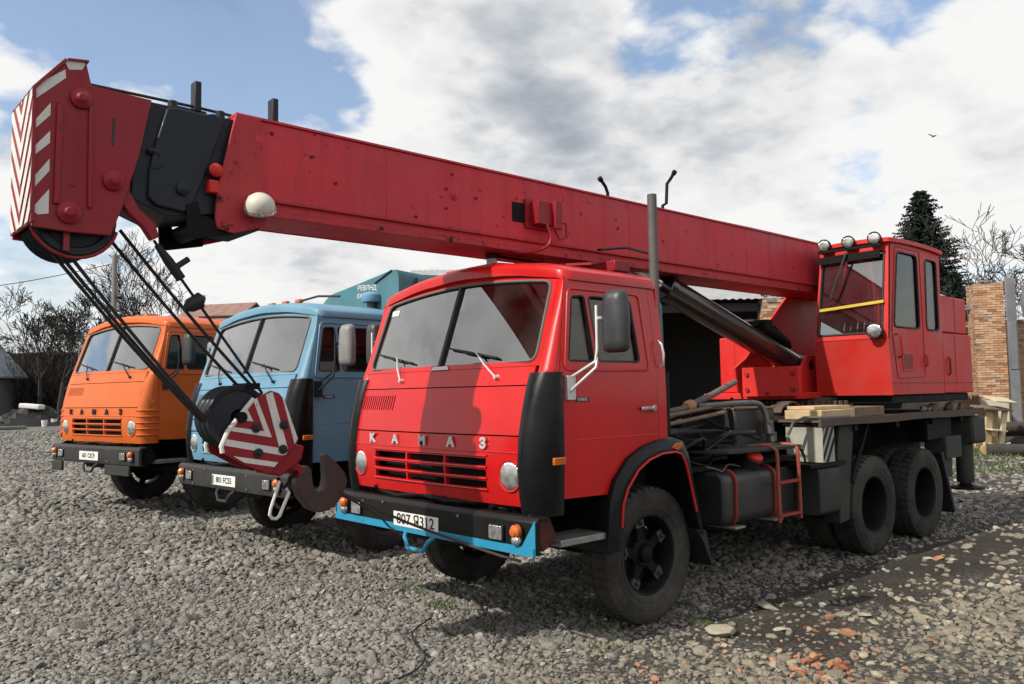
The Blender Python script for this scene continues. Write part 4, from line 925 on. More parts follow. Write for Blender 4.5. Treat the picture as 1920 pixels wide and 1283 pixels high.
for sd in (-1, 1):
    mb = MB(); mb.prism([(-2.98, sd*1.0, 1.37), (-3.30, sd*1.0, 1.37), (-3.20, sd*1.0, .95), (-3.12, sd*1.0, .42), (-2.92, sd*1.0, .40), (-2.90, sd*1.0, .95)], (0, sd*.18, 0)); mb.build('mud_guard', GREYBUMP, crane, bevel=.01)
    mb = MB(); mb.tube([(-3.62, sd*1.17, 1.37), (-3.45, sd*1.18, 1.15), (-3.24, sd*1.19, .92), (-3.18, sd*1.19, .80)], .02, 8); mb.build('guard_stay', DARK, crane)
    mb = MB(); mb.prism([(-5.48, sd*.92, .95), (-5.55, sd*.92, .95), (-5.86, sd*.92, .20), (-5.80, sd*.92, .20)], (0, sd*.28, 0)); mb.build('mud_flap', RUBBER, crane, bevel=.004)
    mb = MB(); mb.box(-6.12, -5.62, sd*1.21-.26, sd*1.21+.0, .86, 1.13); mb.box(-5.98, -5.72, sd*1.14-.1, sd*1.14, .62, .86); mb.build('rear_locker', OLIVE, crane, bevel=.012)
    mb = MB(); mb.box(-5.95, -5.2, sd*1.16-.2, sd*1.16, 1.10, 1.36); mb.build('deck_bracket', DARK, crane, bevel=.012)
    # outrigger
    mb = MB(); mb.prism([(-6.40, sd*.2, 1.36), (-6.86, sd*.2, 1.36), (-6.94, sd*.2, 1.20), (-6.86, sd*1.0, 1.0), (-6.42, sd*1.0, 1.0)], (0, sd*1.03, 0)) if False else mb.box(-6.88, -6.42, min(sd*.3, sd*1.25), max(sd*.3, sd*1.25), 1.0, 1.355)
    og = mb.build('outrigger_beam', OLIVE, crane, bevel=.035, seg=2)
    mb = MB(); mb.cyl((-6.56, sd*1.08, 1.05), (-6.56, sd*1.08, .50), .105, n=20); mb.cyl((-6.56, sd*1.08, .60), (-6.56, sd*1.08, .43), .07, n=16); mb.build('outrigger_jack', OLIVE, og)
    mb = MB(); mb.lathe([(.001, .05), (.07, .05), (.10, .02), (.21, .012), (.22, -.012), (.001, -.012)], (-6.56, sd*1.08, .43), (0, 0, 1), 24); mb.build('outrigger_foot', DARK, og)
# slewing ring
mb = MB(); mb.cyl((-4.6, 0, 1.44), (-4.6, 0, 1.52), .72, n=48); mb.cyl((-4.6, 0, 1.52), (-4.6, 0, 1.64), .60, n=48)
for i in range(64):
    a = 2*math.pi*i/64; d = Vector((math.cos(a), math.sin(a), 0)); mb.box(.71, .745, -.016, .016, 1.46, 1.60, M=Matrix.Translation((-4.6, 0, 0)) @ Matrix.Rotation(a, 4, 'Z'))
mb.build('slewing_ring', DECKM, crane)
# rotating platform
mb = MB(); mb.box(-6.5, -3.64, -.88, .36, 1.625, 1.70); mb.build('platform', CRANERED, crane, bevel=.01)
TP = [(-3.55, 1.70), (-3.50, 2.0), (-3.75, 2.12), (-4.35, 2.62), (-5.0, 3.12), (-5.15, 3.45), (-5.75, 3.5), (-6.3, 2.6), (-6.3, 1.70)]
for y in (-.36, .30):
    mb = MB(); mb.xz(TP if y < 0 else [(-4.3, 1.7), (-4.35, 2.5)]+TP[4:], y, y+.03); mb.build('turret_plate', CRANERED, crane, bevel=.005)
mb = MB(); mb.xz([(-3.55, 1.66), (-3.55, 2.0), (-3.62, 2.0), (-3.62, 1.66)], -.27, .45); fpn = mb.build('front_plate', CRANERED, crane, bevel=.004)
mb = MB()
for y in (-.2, .38):
    for z in (1.74, 1.92): mb.cyl((-3.55, y, z), (-3.528, y, z), .026, n=6)
mb.cyl((-3.55, .05, 1.70), (-3.532, .05, 1.70), .02, n=6); mb.each('plate_bolt', HEADRED, fpn)
mb = MB(); mb.box(-6.45, -3.95, -.84, -.40, 1.70, 2.40); eh = mb.build('engine_house', CRANERED, crane, bevel=.02)
mb = MB(); mb.box(-3.953, -3.948, -.62, -.615, 1.74, 2.36); mb.build('house_seam', HEADRED, eh)
mb = MB(); mb.box(-6.9, -6.4, -1.15, 1.0, 1.66, 2.35); mb.build('counterweight', CRANERED, crane, bevel=.03)
# lift cylinder
a = Vector((-4.32, 0, 2.02)); b = Vector((-1.15, 0, 2.985)); d = (b-a).normalized()
mb = MB(); mb.cyl(a, a+d*2.72, .135, n=28); mb.lathe([(.14, 0), (.15, .01), (.15, .10), (.14, .11)], a+d*2.62, d, 28); mb.lathe([(.06, -.02), (.13, .0), (.15, .06), (.14, .1)], a, d, 24); mb.cyl(a+Vector((0, -.2, 0)), a+Vector((0, .2, 0)), .06, n=16)
cy = mb.build('lift_cylinder', mat('black_cylinder_paint', (.010, .010, .011), .28, var=.2, scale=4, coat=.5, dust=.06), crane)
mb = MB(); mb.cyl(a+d*2.7, b, .07, n=20); mb.build('cylinder_rod', CHROME, cy)
mb = MB(); n_ = Vector((-d.z, 0, d.x)); mb.tube([a+d*.35+n_*.17+Vector((0, .05, 0)), a+d*.6+n_*.19+Vector((0, .05, 0)), a+d*.9+n_*.18+Vector((0, .05, 0))], .06, 10)
mb.tube([a+d*.2+n_*.18, a+d*.45+n_*.24, a+d*.7+n_*.25, a+d*1.0+n_*.20], .04, 8); mb.tube([a+d*.3+n_*.13, a+d*.35+n_*.26, a+d*.6+n_*.30], .022, 8); mb.box(-.08, .08, -.06, .10, -.05, .07, M=Matrix.Translation(a+d*.85+n_*.22)); mb.build('valve_block', DARK, cy, bevel=.01)
for y in (-.2, .16):
    mb = MB(); mb.xz([(-4.6, 1.7), (-3.95, 1.7), (-4.05, 1.95), (-4.22, 2.14), (-4.42, 2.14), (-4.6, 1.95)], y, y+.04); mb.build('cylinder_lug', CRANERED, crane, bevel=.005)
# crane operator cab
CX = [(1.64, -4.215), (2.28, -4.15), (2.36, -4.16), (3.42, -4.275)]
cfm = lambda y, z, w: (lerp(CX, z)-w, y, z)
yl = lambda z: .315+.09*(z-1.66)/1.76
mb = MB(); mb.sheet([(.315, 1.655), (1.20, 1.655), (1.20, 2.285), (.345, 2.285)], [], cfm, .02, .2); cfp = mb.build('cab_front_panel', mat('bright_red_panel', (.47, .016, .010), .4, var=.12, scale=1.5, coat=.3, dust=.12, rust=.22, rscale=9, rcol=(.35, .22, .18)), crane)
gw = rpoly([(.375, 2.355), (1.135, 2.355), (1.155, 3.28), (.44, 3.28)], .03)
mb = MB(); mb.sheet([(.345, 2.292), (1.20, 2.292), (1.20, 3.40), (.405, 3.40)], [gw], cfm, .04, .2); cfr = mb.build('cab_window_frame', CRANERED, crane)
mb = MB(); mb.sheet(gw, [], lambda y, z, w: cfm(y, z, .018+w), .004, .3); mb.build('cab_front_window', GLASS, cfr)
mb = MB(); mb.tube([cfm(y, z, -.002) for y, z in gw], .012, 6, closed=True); mb.build('window_seal', RUBBER, cfr)
mb = MB(); mb.box(-4.205, -4.19, .40, 1.13, 3.20, 3.28); mb.build('sun_strip', DARK, cfr)
mb = MB(); mb.beam((-4.165, .76, 3.30), (-4.13, .60, 2.86), .012, .02); mb.beam((-4.13, .66, 3.02), (-4.125, .57, 2.78), .012, .022); mb.build('wiper', RUBBER, cfr)
mb = MB(); mb.beam((-4.172, .41, 2.655), (-4.172, 1.16, 2.70), .012, .032); mb.build('guard_rail', YELLOW, crane)
sidem = lambda y0: (lambda x, z, w: (x, y0-w, z))
w1 = rpoly([(-4.315, 2.42), (-4.475, 3.285), (-5.01, 3.285), (-5.02, 2.42)], .07, 4); w2 = rpoly([(-5.22, 2.42), (-5.26, 3.27), (-5.585, 3.27), (-5.59, 2.42)], .07, 4)
mb = MB(); mb.sheet([(-4.23, 1.66), (-4.165, 2.29), (-4.285, 3.40), (-5.70, 3.40), (-5.68, 1.66)], [w1, w2], sidem(1.20), .03, .22); cs = mb.build('cab_side', CRANERED, crane)
for g in (w1, w2):
    mb = MB(); mb.sheet(g, [], sidem(1.186), .004, .5); mb.build('cab_side_window', GLASSD, cs)
    mb = MB(); mb.tube([(x, 1.20, z) for x, z in g], .012, 6, closed=True); mb.build('window_seal', RUBBER, cs)
mb = MB(); dp = rpoly([(-4.255, 2.40), (-4.42, 3.34), (-5.10, 3.34), (-5.12, 1.86), (-4.36, 1.84)], .04, 3); mb.tube([(x, 1.20, z) for x, z in dp], .007, 6, closed=True); mb.box(-5.68, -4.22, 1.197, 1.206, 1.785, 1.795); mb.build('door_outline', HEADRED, cs)
mb = MB(); mb.box(-4.80, -4.50, 1.198, 1.207, 1.92, 2.14); mb.build('door_hatch', CRANERED, cs, bevel=.004)
mb = MB(); mb.prism([(x, 1.2075, z) for x, z in rrect(-4.765, -4.535, 1.945, 2.115, .015, 2)], (0, .002, 0)); mb.build('data_plate', DULLRED, cs)
mb = MB(); mb.tube([(-4.36, 1.20, 2.34), (-4.37, 1.24, 2.32), (-4.41, 1.24, 2.10), (-4.42, 1.20, 2.07)], .012, 8); mb.build('door_handle', HEADRED, cs)
mb = MB(); mb.tube([(-5.14, 1.20, 2.12), (-5.14, 1.225, 2.10), (-5.14, 1.225, 2.0), (-5.14, 1.20, 1.98)], .014, 8); mb.build('door_hinge', CRANERED, cs)
mb = MB(); mb.sheet(rrect(-5.76, -4.215, .38, 1.235, .05), [], lambda x, y, w: (x, y, 3.455-w-.05*((x+4.95)/.8)**2*.5-.02*((y-.8)/.45)**2), .05, .2); mb.build('cab_roof', CRANERED, crane, bevel=.012)
mb = MB(); mb.box(-5.70, -5.67, .35, 1.19, 1.66, 3.40); mb.box(-5.66, -4.30, .335, .36, 1.66, 2.4); mb.box(-5.66, -4.25, .36, 1.17, 1.66, 1.70); mb.build('cab_shell', CRANERED, crane)
for y0, y1, x in ((.345, .375, -4.30), ): 
    mb = MB(); mb.beam((-4.19, .365, 2.33), (-4.29, .42, 3.38), .04, .04); mb.beam((-5.66, .38, 2.4), (-5.66, .42, 3.38), .05, .05); mb.each('cab_post', CRANERED, crane)
mb = MB(); mb.box(-5.45, -4.95, .55, 1.05, 2.05, 2.17); mb.box(-5.55, -5.42, .55, 1.05, 2.12, 2.75); mb.build('operator_seat', SEATM, crane, bevel=.04, seg=3)
mb = MB(); mb.box(-4.55, -4.30, .42, 1.1, 1.75, 2.38); mb.build('control_console', INTERG, crane, bevel=.03)
mb = MB()
for y in (.55, .63, .71, .79, .87): mb.tube([(-4.45, y, 2.36), (-4.50, y, 2.50)], .010, 6); mb.lathe([(.001, -.02), (.018, 0), (.001, .02)], (-4.505, y, 2.515), (0, 0, 1), 8)
mb.build('control_levers', WHITEMET, crane)
for y, z in ((.50, 3.43), (.79, 3.43), (1.09, 3.43)): lamp_round(crane, (-4.16, y, z-.012), .062, (1, .25, 0), 'work_light', RUBBER, depth=.12)
lamp_round(crane, (-4.06, 1.09, 2.375), .075, (1, .3, 0), 'work_light', RUBBER, depth=.14)
mb = MB(); mb.box(-4.20, -4.155, .42, 1.16, 3.325, 3.355); mb.beam((-4.1, 1.09, 2.375), (-4.17, 1.15, 2.30), .02, .02); mb.build('light_bracket', DARK, crane)
# machine housing behind the cab
mb = MB(); mb.box(-6.66, -5.705, .36, 1.195, 1.66, 2.40); hb = mb.build('machine_housing', CRANERED, crane, bevel=.012)
mb = MB(); mb.box(-6.56, -5.705, .40, 1.185, 2.406, 2.87); mb.build('housing_top', CRANERED, hb, bevel=.02)
mb = MB(); mb.box(-6.67, -5.70, 1.19, 1.203, 1.785, 1.795); mb.box(-6.105, -6.095, 1.187, 1.198, 1.8, 2.38); mb.box(-6.17, -6.16, 1.178, 1.189, 2.42, 2.85); mb.each('housing_seam', HEADRED, hb)
mb = MB(); mb.tube([(-5.85, 1.19, 2.10), (-5.85, 1.22, 2.08), (-5.85, 1.22, 1.90), (-5.85, 1.19, 1.88)], .013, 8); mb.build('housing_handle', HEADRED, hb)
mb = MB(); mb.box(-6.6, -4.3, .4, 1.15, 1.56, 1.655); mb.build('housing_base', DARK, crane, bevel=.01)
mb = MB(); mb.tube([(-5.75, .5, 3.15), (-5.9, .5, 3.17), (-6.15, .5, 3.12)], .014, 6); mb.build('roof_bracket', GREYPIPE, crane)
# ------------------------------------------------ boom
mb = MB()
mb.box(-5.7, 2.86, -.25, .25, 3.005, 3.505); mb.box(-5.7, 2.86, -.235, .235, 2.905, 3.004)
bm_ = mb.build('boom', BOOMRED, crane, bevel=.005)
mb = MB(); mb.box(-5.7, 2.86, -.262, .262, 3.507, 3.522); mb.build('boom_top_plate', BOOMRED, bm_)
for sd in (-1, 1):
    mb = MB(); mb.prism([(-5.7, sd*.2505, 3.012), (-5.7, sd*.266, 3.006), (-5.7, sd*.266, 2.990), (-5.7, sd*.2365, 2.986), (-5.7, sd*.2365, 3.0)], (8.56, 0, 0)); mb.build('boom_flange', CHIPPED, bm_)
    mb = MB(); mb.prism([(-5.7, sd*.2365, 2.945), (-5.7, sd*.240, 2.94), (-5.7, sd*.240, 2.902), (-5.7, sd*.225, 2.900)], (8.56, 0, 0)); mb.build('lower_edge', CHIPPED, bm_)
    for x in (1.75, -.92, -2.9): mb = MB(); mb.box(x-.006, x+.006, min(sd*.249, sd*.2535), max(sd*.249, sd*.2535), 3.015, 3.50); mb.build('weld_seam', BOOMRED, bm_, bevel=.002, seg=1)
for y in (-.27, .25):
    mb = MB(); mb.xz([(2.862, 3.514), (2.895, 3.384), (2.98, 3.009), (2.992, 2.846), (2.979, 2.772), (2.878, 2.757), (2.674, 2.821), (2.648, 2.905), (2.645, 3.01), (2.70, 3.20), (2.70, 3.514)], y, y+.02); mb.build('boom_collar', CHIPPED, bm_, bevel=.004)
    mb = MB(); mb.xz([(3.16, 2.90), (3.15, 2.71), (3.10, 2.70), (2.87, 2.75), (2.87, 2.82), (3.07, 2.84), (3.09, 2.93)], y*.93, y*.93+.02); mb.build('collar_bracket', DARK, bm_, bevel=.004)
mb = MB(); mb.box(2.70, 2.97, -.24, .24, 2.80, 2.83); mb.cyl((3.03, -.22, 2.80), (3.03, .22, 2.80), .055, n=16); mb.build('boom_roller', DARK, bm_)
for x, z, r in ((2.72, 3.38, .045), (1.14, 3.26, .038), (2.16, 3.19, .012), (1.16, 3.42, .012), (.93, 3.27, .012), (2.62, 3.44, .014), (1.22, 3.30, .010), (1.22, 3.15, .010), (1.5, 3.05, .012), (-.75, 3.24, .012)):
    mb = MB(); mb.lathe([(r, 0), (r, .006), (r*.55, .010), (r*.5, .018), (.001, .02)], (x, .2515, z), (0, 1, 0), 16); mb.build('boom_boss', BOOMRED if r > .02 else HEADRED, bm_)
mb = MB(); mb.box(.12, .42, .25, .275, 3.10, 3.34); mb.box(.16, .36, .275, .36, 3.13, 3.32); mb.box(.12, .20, .36, .40, 3.10, 3.33)
mb.tube(smooth([(.27, .36, 3.13), (.24, .38, 3.02), (.28, .36, 2.94), (.42, .30, 2.89), (.52, .2, 2.90)], 5), .014, 8); mb.tube([(.10, .30, 3.17), (.0, .32, 3.18), (-.01, .32, 3.06), (.08, .32, 3.03), (.12, .3, 3.12)], .010, 8); mb.build('hose_bracket', HEADRED, bm_, bevel=.006)
mb = MB(); mb.box(.30, .55, .252, .256, 3.14, 3.30); mb.build('bracket_backplate', DARK, bm_)
for pts in ([(-1.02, -.1, 3.50), (-1.03, -.1, 3.68), (-1.0, -.1, 3.74), (-.93, -.1, 3.80)], [(-1.50, .2, 3.50), (-1.50, .2, 3.57), (-1.56, .2, 3.60), (-1.58, .2, 3.80), (-1.64, .2, 3.86), (-1.70, .2, 3.93)]):
    mb = MB(); mb.tube(pts, .016, 8); mb.lathe([(.001, -.03), (.022, -.02), (.026, .02), (.001, .035)], pts[-1], (Vector(pts[-1])-Vector(pts[-2])), 10); mb.build('rope_guide', DARK, bm_)
mb = MB(); mb.tube([(3.72, .1, 3.55), (3.05, .1, 3.555), (2.5, .1, 3.545), (-1.0, .1, 3.56), (-3.2, .12, 3.57), (-5.2, .14, 3.56)], .010, 6); mb.build('hoist_line', ROPE, bm_)
for x, z in ((3.05, 3.55), (2.54, 3.56)):
    mb = MB(); mb.box(x-.02, x+.02, .06, .14, z-.03, z+.16); mb.box(x-.06, x+.16, .02, .12, z-.05, z-.015); mb.build('line_guide_post', NAVY, bm_, bevel=.005)
# flood lamp under the boom collar
mb = MB(); c = Vector((2.74, .34, 2.93)); ax = Vector((.25, .45, .85)).normalized()
mb.lathe([(.001, .085), (.035, .08), (.068, .06), (.088, .03), (.094, 0), (.094, -.03)], c, ax, 24); fl = mb.build('boom_lamp', mat('cream_enamel', (.62, .58, .48), .4, var=.1, scale=6, dust=.25, rust=.15), bm_)
mb = MB(); mb.lathe([(.098, -.012), (.10, -.03), (.092, -.04), (.088, -.03)], c, ax, 24, closed=True); mb.lathe([(.088, -.035), (.05, -.055), (.001, -.06)], c, ax, 24); mb.build('lens', LENS, fl)
# middle section
mb = MB(); mb.xz([(3.44, 3.488), (2.7, 3.488), (2.7, 2.93), (3.12, 2.84), (3.26, 2.822), (3.46, 2.90)], -.215, .215); ms = mb.build('middle_boom_section', NAVY, crane, bevel=.006)
for y in (-.245, .22):
    mb = MB(); mb.xz([(3.273, 3.459), (3.223, 3.475), (3.056, 3.470), (2.99, 3.49), (2.93, 3.45), (3.022, 3.163), (3.115, 2.913), (3.166, 2.854), (3.326, 2.872), (3.375, 2.916), (3.368, 3.081), (3.330, 3.253)], y, y+.025); mb.build('section_cheek', NAVY, ms, bevel=.008)
mb = MB(); mb.lathe([(.04, 0), (.04, .02), (.02, .03), (.001, .032)], (3.18, .245, 2.99), (0, 1, 0), 16); mb.tube([(3.35+.05*math.cos(t), .235, 3.14+.05*math.sin(t)) for t in [R(60+k*25) for k in range(10)]], .018, 8); mb.build('section_latch', NAVY, ms)
mb = MB(); mb.lathe([(.04, 0), (.045, .02), (.025, .035), (.001, .04)], (2.99, .262, 3.13), (0, 1, 0), 16); mb.box(2.97, 3.03, .20, .275, 2.99, 3.07); mb.build('roller_boss', CRANERED, ms, bevel=.008)
for x in (3.22, 2.93):
    mb = MB(); mb.cyl((x, .18, 3.47), (x, .18, 3.53), .028, n=12); mb.build('section_bolt', NAVY, ms)
# boom head
HD = [(3.972, 3.40), (3.819, 3.585), (3.764, 3.622), (3.715, 3.612), (3.687, 3.492), (3.365, 3.482), (3.429, 3.150), (3.519, 2.823), (3.577, 2.662), (3.783, 2.657), (3.965, 2.667)]
mb = MB(); mb.box(3.0, 3.9, -.20, .20, 2.93, 3.46); hd = mb.build('boom_head', HEADRED, crane, bevel=.006)
for y in (-.23, .235):
    mb = MB(); mb.xz(HD, y, y+.025); mb.build('head_cheek', HEADRED, hd, bevel=.004)
mb = MB(); mb.prism([(3.955, -.245, 2.69), (3.955, .275, 2.69), (3.958, .275, 3.405), (3.958, -.245, 3.405)], (.016, 0, 0)); mb.prism([(3.960, -.245, 3.405), (3.960, .275, 3.405), (3.810, .275, 3.595), (3.810, -.245, 3.595)], (.012, 0, .01)); mb.prism([(3.81, -.245, 3.597), (3.81, .275, 3.597), (3.705, .275, 3.612), (3.705, -.245, 3.612)], (0, 0, .012)); hf = mb.build('head_front_plate', HEADRED, hd)
# white chevrons on the front plate
mb = MB(); rc = [(-.24, 2.695), (.27, 2.695), (.27, 3.40), (-.24, 3.40)]; cy0 = .015
for k in range(-3, 7):
    z = 2.62+k*.152
    for sd in (-1, 1):
        q = clip([(cy0, z), (cy0, z+.085), (cy0+sd*.27, z+.085+.30), (cy0+sd*.27, z+.30)], rc)
        if q: mb.yz(q, 3.9745, 3.977)
mb.each('chevron_stripe', WHITE, hf)
mb = MB(); sl_ = lambda y, t, w: (3.9735-.15*t, y, 3.408+.19*t+w)
for k in range(3):
    for sd in (-1, 1):
        y = .015+sd*(.03+.09*k)
        mb.prism([sl_(y, .02, .0025), sl_(y+sd*.05, .02, .0025), sl_(y+sd*.05-sd*.02, .98, .0025), sl_(y-sd*.02, .98, .0025)], (.003, 0, .003))
mb.each('cap_stripe', WHITE, hf)
mb = MB(); strip = [(3.970, 2.70), (3.970, 3.40), (3.887, 3.50), (3.887, 2.73)]
for q in ([(3.970, 3.418), (3.82, 3.545), (3.815, 3.50), (3.955, 3.355)], [(3.970, 3.22), (3.887, 3.345), (3.887, 3.278), (3.970, 3.175)], [(3.970, 3.08), (3.887, 3.192), (3.887, 3.126), (3.970, 3.035)], [(3.970, 2.915), (3.887, 3.04), (3.887, 2.974), (3.970, 2.855)], [(3.970, 2.755), (3.887, 2.875), (3.887, 2.743), (3.938, 2.731)]):
    mb.xz(q, .2605, .263)
mb.each('side_stripe', WHITE, hd)
mb = MB(); mb.xz([(3.83, 3.597), (3.765, 3.618), (3.72, 3.605), (3.735, 3.565), (3.80, 3.55)], .2605, .263); mb.build('worn_white_patch', WHITE, hd)
mb = MB(); mb.beam((3.842, .268, 3.34), (3.853, .268, 2.80), .020, .03); mb.beam((3.69, .268, 3.36), (3.69, .268, 2.80), .020, .022); mb.each('head_rib', HEADRED, hd, bevel=.004)
mb = MB(); mb.xz(rpoly([(3.575, 3.33), (3.562, 3.33), (3.568, 3.17), (3.58, 3.17)], .006), .258, .262); mb.box(3.76, 3.79, .259, .262, 2.905, 2.915); mb.each('head_slot', INK, hd)
for x, z, r in ((3.74, 3.40, .055), (3.79, 2.76, .06), (3.57, 2.97, .055)):
    mb = MB(); mb.lathe([(r, 0), (r, .02), (r*.6, .03), (r*.35, .045), (.001, .047)], (x, .26, z), (0, 1, 0), 18); mb.build('head_boss', HEADRED, hd)
for k, y in enumerate((-.15, -.05, .05, .15)):
    mb = MB(); mb.lathe([(.06, -.03), (.16, -.02), (.17, -.035), (.205, -.038), (.21, -.03), (.185, -.005), (.185, .005), (.21, .03), (.205, .038), (.17, .035), (.16, .02), (.06, .03)], (3.735, y, 2.755), (0, 1, 0), 36, closed=True); mb.build('head_sheave', NAVY, hd)
mb = MB(); mb.tube([(3.745+.225*math.cos(R(a)), .19, 2.755+.225*math.sin(R(a))) for a in range(195, 350, 12)], .010, 6); mb.box(3.775, 3.805, .21, .225, 2.56, 2.72); mb.build('rope_keeper', HEADRED, hd)
mb = MB(); mb.xz([(3.555, 3.03), (3.50, 2.98), (3.45, 2.90), (3.42, 2.84), (3.33, 2.77), (3.305, 2.69), (3.35, 2.665), (3.40, 2.74), (3.47, 2.80), (3.535, 2.88), (3.57, 2.93)], .18, .235); la_ = mb.build('limit_arm', HEADRED, hd, bevel=.008)
mb = MB(); mb.lathe([(.045, 0), (.045, .02), (.001, .022)], (3.555, .236, 2.96), (0, 1, 0), 16); mb.build('arm_pin', CRANERED, la_)
# boom rest over the cab back
mb = MB()
for y in (-.42, .36): mb.box(-.62, -.50, y, y+.07, 1.04, 2.86)
mb.box(-.66, -.46, -.45, .46, 2.80, 2.895); mb.box(-.60, -.52, -.3, .3, 2.55, 2.80); mb.build('boom_rest', HEADRED, crane, bevel=.008)
mb = MB(); mb.cyl((-.50, .85, 1.3), (-.50, .85, 3.40), .040, n=18); mb.cyl((-.50, .85, 3.385), (-.50, .85, 3.402), .034, n=18); ex = mb.build('exhaust_stack', GREYPIPE, crane)
mb = MB(); mb.cyl((-.50, .85, 1.15), (-.50, .85, 1.9), .10, n=20); mb.tube([(-.5, .82, 2.9), (-.45, .6, 2.98), (-.42, .3, 3.0)], .012, 6); mb.build('exhaust_clamp', DARK, ex)
# ---------------------------------------------------------------- blue and orange trucks
def truck_back(root, paint, x1=-.25, xr=-6.2):
    for sd in (-1, 1):
        mb = MB(); mb.box(xr, 1.1, sd*.43-.035, sd*.43+.035, .78, 1.04); mb.build('frame_rail', DARK, root)
        for x in (-3.69, -5.01): wheel(root, x, 1.063, .512, sd, True, x*.3)
    mb = MB()
    for x in (-3.69, -5.01): mb.cyl((x, -.95, .51), (x, .95, .51), .085, n=12)
    mb.each('rear_axle', DARK, root)
    mb = MB(); mb.box(-1.8, -.95, .65, 1.15, .60, 1.05); mb.build('fuel_tank', DARK, root, bevel=.06, seg=3)
BLUETRUCK = thing('blue_truck', 'faded light blue truck with a teal canvas roof between the orange and red trucks', 'truck', (-.02, -3.734, .046), .0658)
cab(BLUETRUCK, BLUE, rear=-.22, black_corner=True, bumperm=GREYBUMP, letters='', mface=MIRG, mrail=NAVY, louvre=True, windframe=BLUE)
truck_back(BLUETRUCK, BLUE)
plate(BLUETRUCK, 1.3135, -.32, .22, .745, .86, '801 FC55', .088, GREENINK)
mb = MB(); mb.tube([fmap(y, 1.32, -.004) for y in np.linspace(-1.04, 1.04, 13)], .006, 6); mb.tube([fmap(y, 1.62, -.002) for y in np.linspace(-1.04, 1.04, 13)], .004, 6); mb.each('front_seam', NAVY, BLUETRUCK)
prof = [(.99, 1.15), (1.0, 2.6), (.985, 3.10), (.94, 3.165), (.86, 3.17), (.28, 3.088), (-.40, 3.0), (-.53, 2.945), (-.62, 2.88), (-.66, 2.6), (-.66, 1.15)]
mb = MB(); k = 15; ribs = []; n = len(prof)
for i in range(k):
    x = -.30-5.4*i/(k-1); sag = .022*(i % 2)
    ribs.append([(x, y*(1-sag*.5), z-sag*(1 if z > 2.7 else 0)) for y, z in prof])
vs = [p for r in ribs for p in r]; fs = [tuple(range(n)), tuple(range((k-1)*n, k*n))]
for i in range(k-1):
    for j in range(n-1): fs.append((i*n+j, i*n+j+1, (i+1)*n+j+1, (i+1)*n+j))
    fs.append((i*n+n-1, i*n, (i+1)*n, (i+1)*n+n-1))
mb.add(vs, fs); cv = mb.build('canvas_body', TEAL, BLUETRUCK, ang=40)
t = text_mb('РЕВЛНД', .085, .003, lambda a, b, c: (-.297+c, .37+a*1.1, 3.005+b-.085*a), .001); t.build('canvas_lettering', WHITE, cv)
t = text_mb('ЕКЛ', .075, .003, lambda a, b, c: (-.297+c, .25+a*1.1, 2.915+b-.085*a), .001); t.build('canvas_lettering', WHITE, cv)
mb = MB(); mb.beam((-.292, .865, 3.165), (-.292, .53, 3.045), .012, .018, (1, 0, 0)); mb.build('canvas_fold', NAVY, cv)
for x in (-.55, -.95, -1.15):
    mb = MB(); mb.box(x-.012, x+.012, .985, 1.012, 2.98, 3.08); mb.build('canvas_strap', NAVY, cv)
mb = MB(); mb.lathe([(.055, -.1), (.055, .06), (.06, .03)], (-.255, .52, 2.76), (0, 0, 1), 16); sn = mb.build('intake_snorkel', GREYPIPE, BLUETRUCK)
mb = MB(); mb.lathe([(.115, .0), (.125, .02), (.122, .085), (.10, .11), (.05, .125), (.001, .128)], (-.255, .52, 2.815), (0, 0, 1), 24); mb.build('snorkel_cap', BLUE, sn)
mb = MB()
for x, y in ((.62, -.25), (.60, .02), (.58, .28)): mb.box(x-.03, x+.03, y-.05, y+.05, 2.77, 2.815)
mb.each('roof_marker_lamp', AMBER, BLUETRUCK, bevel=.012)
mb = MB(); mb.tube([(.55, .30, 2.80), (.5, .55, 2.83), (.45, .9, 2.80)], .014, 6); mb.build('roof_aerial', RUBBER, BLUETRUCK)
mb = MB(); mb.prism([(-.10, -.35, 1.99), (-.10, .10, 1.99), (-.10, .10, 2.38), (-.10, -.35, 2.38)], (-.004, 0, 0)); mb.build('cab_pennant', DULLRED, BLUETRUCK)

ORTRUCK = thing('orange_truck', 'bright orange flat-nosed truck at the left end of the row', 'truck', (.43, -7.415, .186), .182)
cab(ORTRUCK, ORANGE, rear=-.75, black_corner=False, bumperm=GREYBUMP, letters='KAMA3', letterm=NAVY, mface=MIRB, mrail=NAVY)
truck_back(ORTRUCK, ORANGE)
plate(ORTRUCK, 1.3135, -.33, .21, .74, .86, '601 CIC9', .088)
mb = MB()
for y0, y1 in ((-1.23, -.92), (.35, 1.0)): mb.box(1.26, 1.30, y0, y1, .56, .695)
mb.each('bumper_apron', GREYBUMP, ORTRUCK, bevel=.01)
mb = MB(); mb.prism([(1.18, -1.27, 1.02), (1.02, -1.30, 1.05), (1.0, -1.30, 1.42), (1.16, -1.26, 1.45)], (0, .03, 0)); mb.build('corner_flap', ORANGE, ORTRUCK, bevel=.005)
mb = MB()
for z in (1.25, 2.1): mb.box(-5.9, -.95, -1.2, 1.2, z, z+.06)
mb.box(-5.9, -.95, 1.17, 1.21, 1.25, 2.15); mb.box(-5.9, -.95, -1.21, -1.17, 1.25, 2.15); mb.box(-.98, -.93, -1.2, 1.2, 1.25, 2.35); mb.build('dump_body', ORANGE, ORTRUCK, bevel=.01)
mb = MB()
for y in (-.7, -.45, -.2, .05): mb.box(.45, .62, y, y+.12, 2.765, 2.80)
mb.each('rust_flake', mat('flaking_orange', (.40, .15, .05), .8, var=.4), ORTRUCK, bevel=.01)
mb = MB(); mb.beam((-.2, .2, 2.79), (-.7, .9, 2.80), .14, .03); mb.build('roof_board', RUBBER, ORTRUCK)

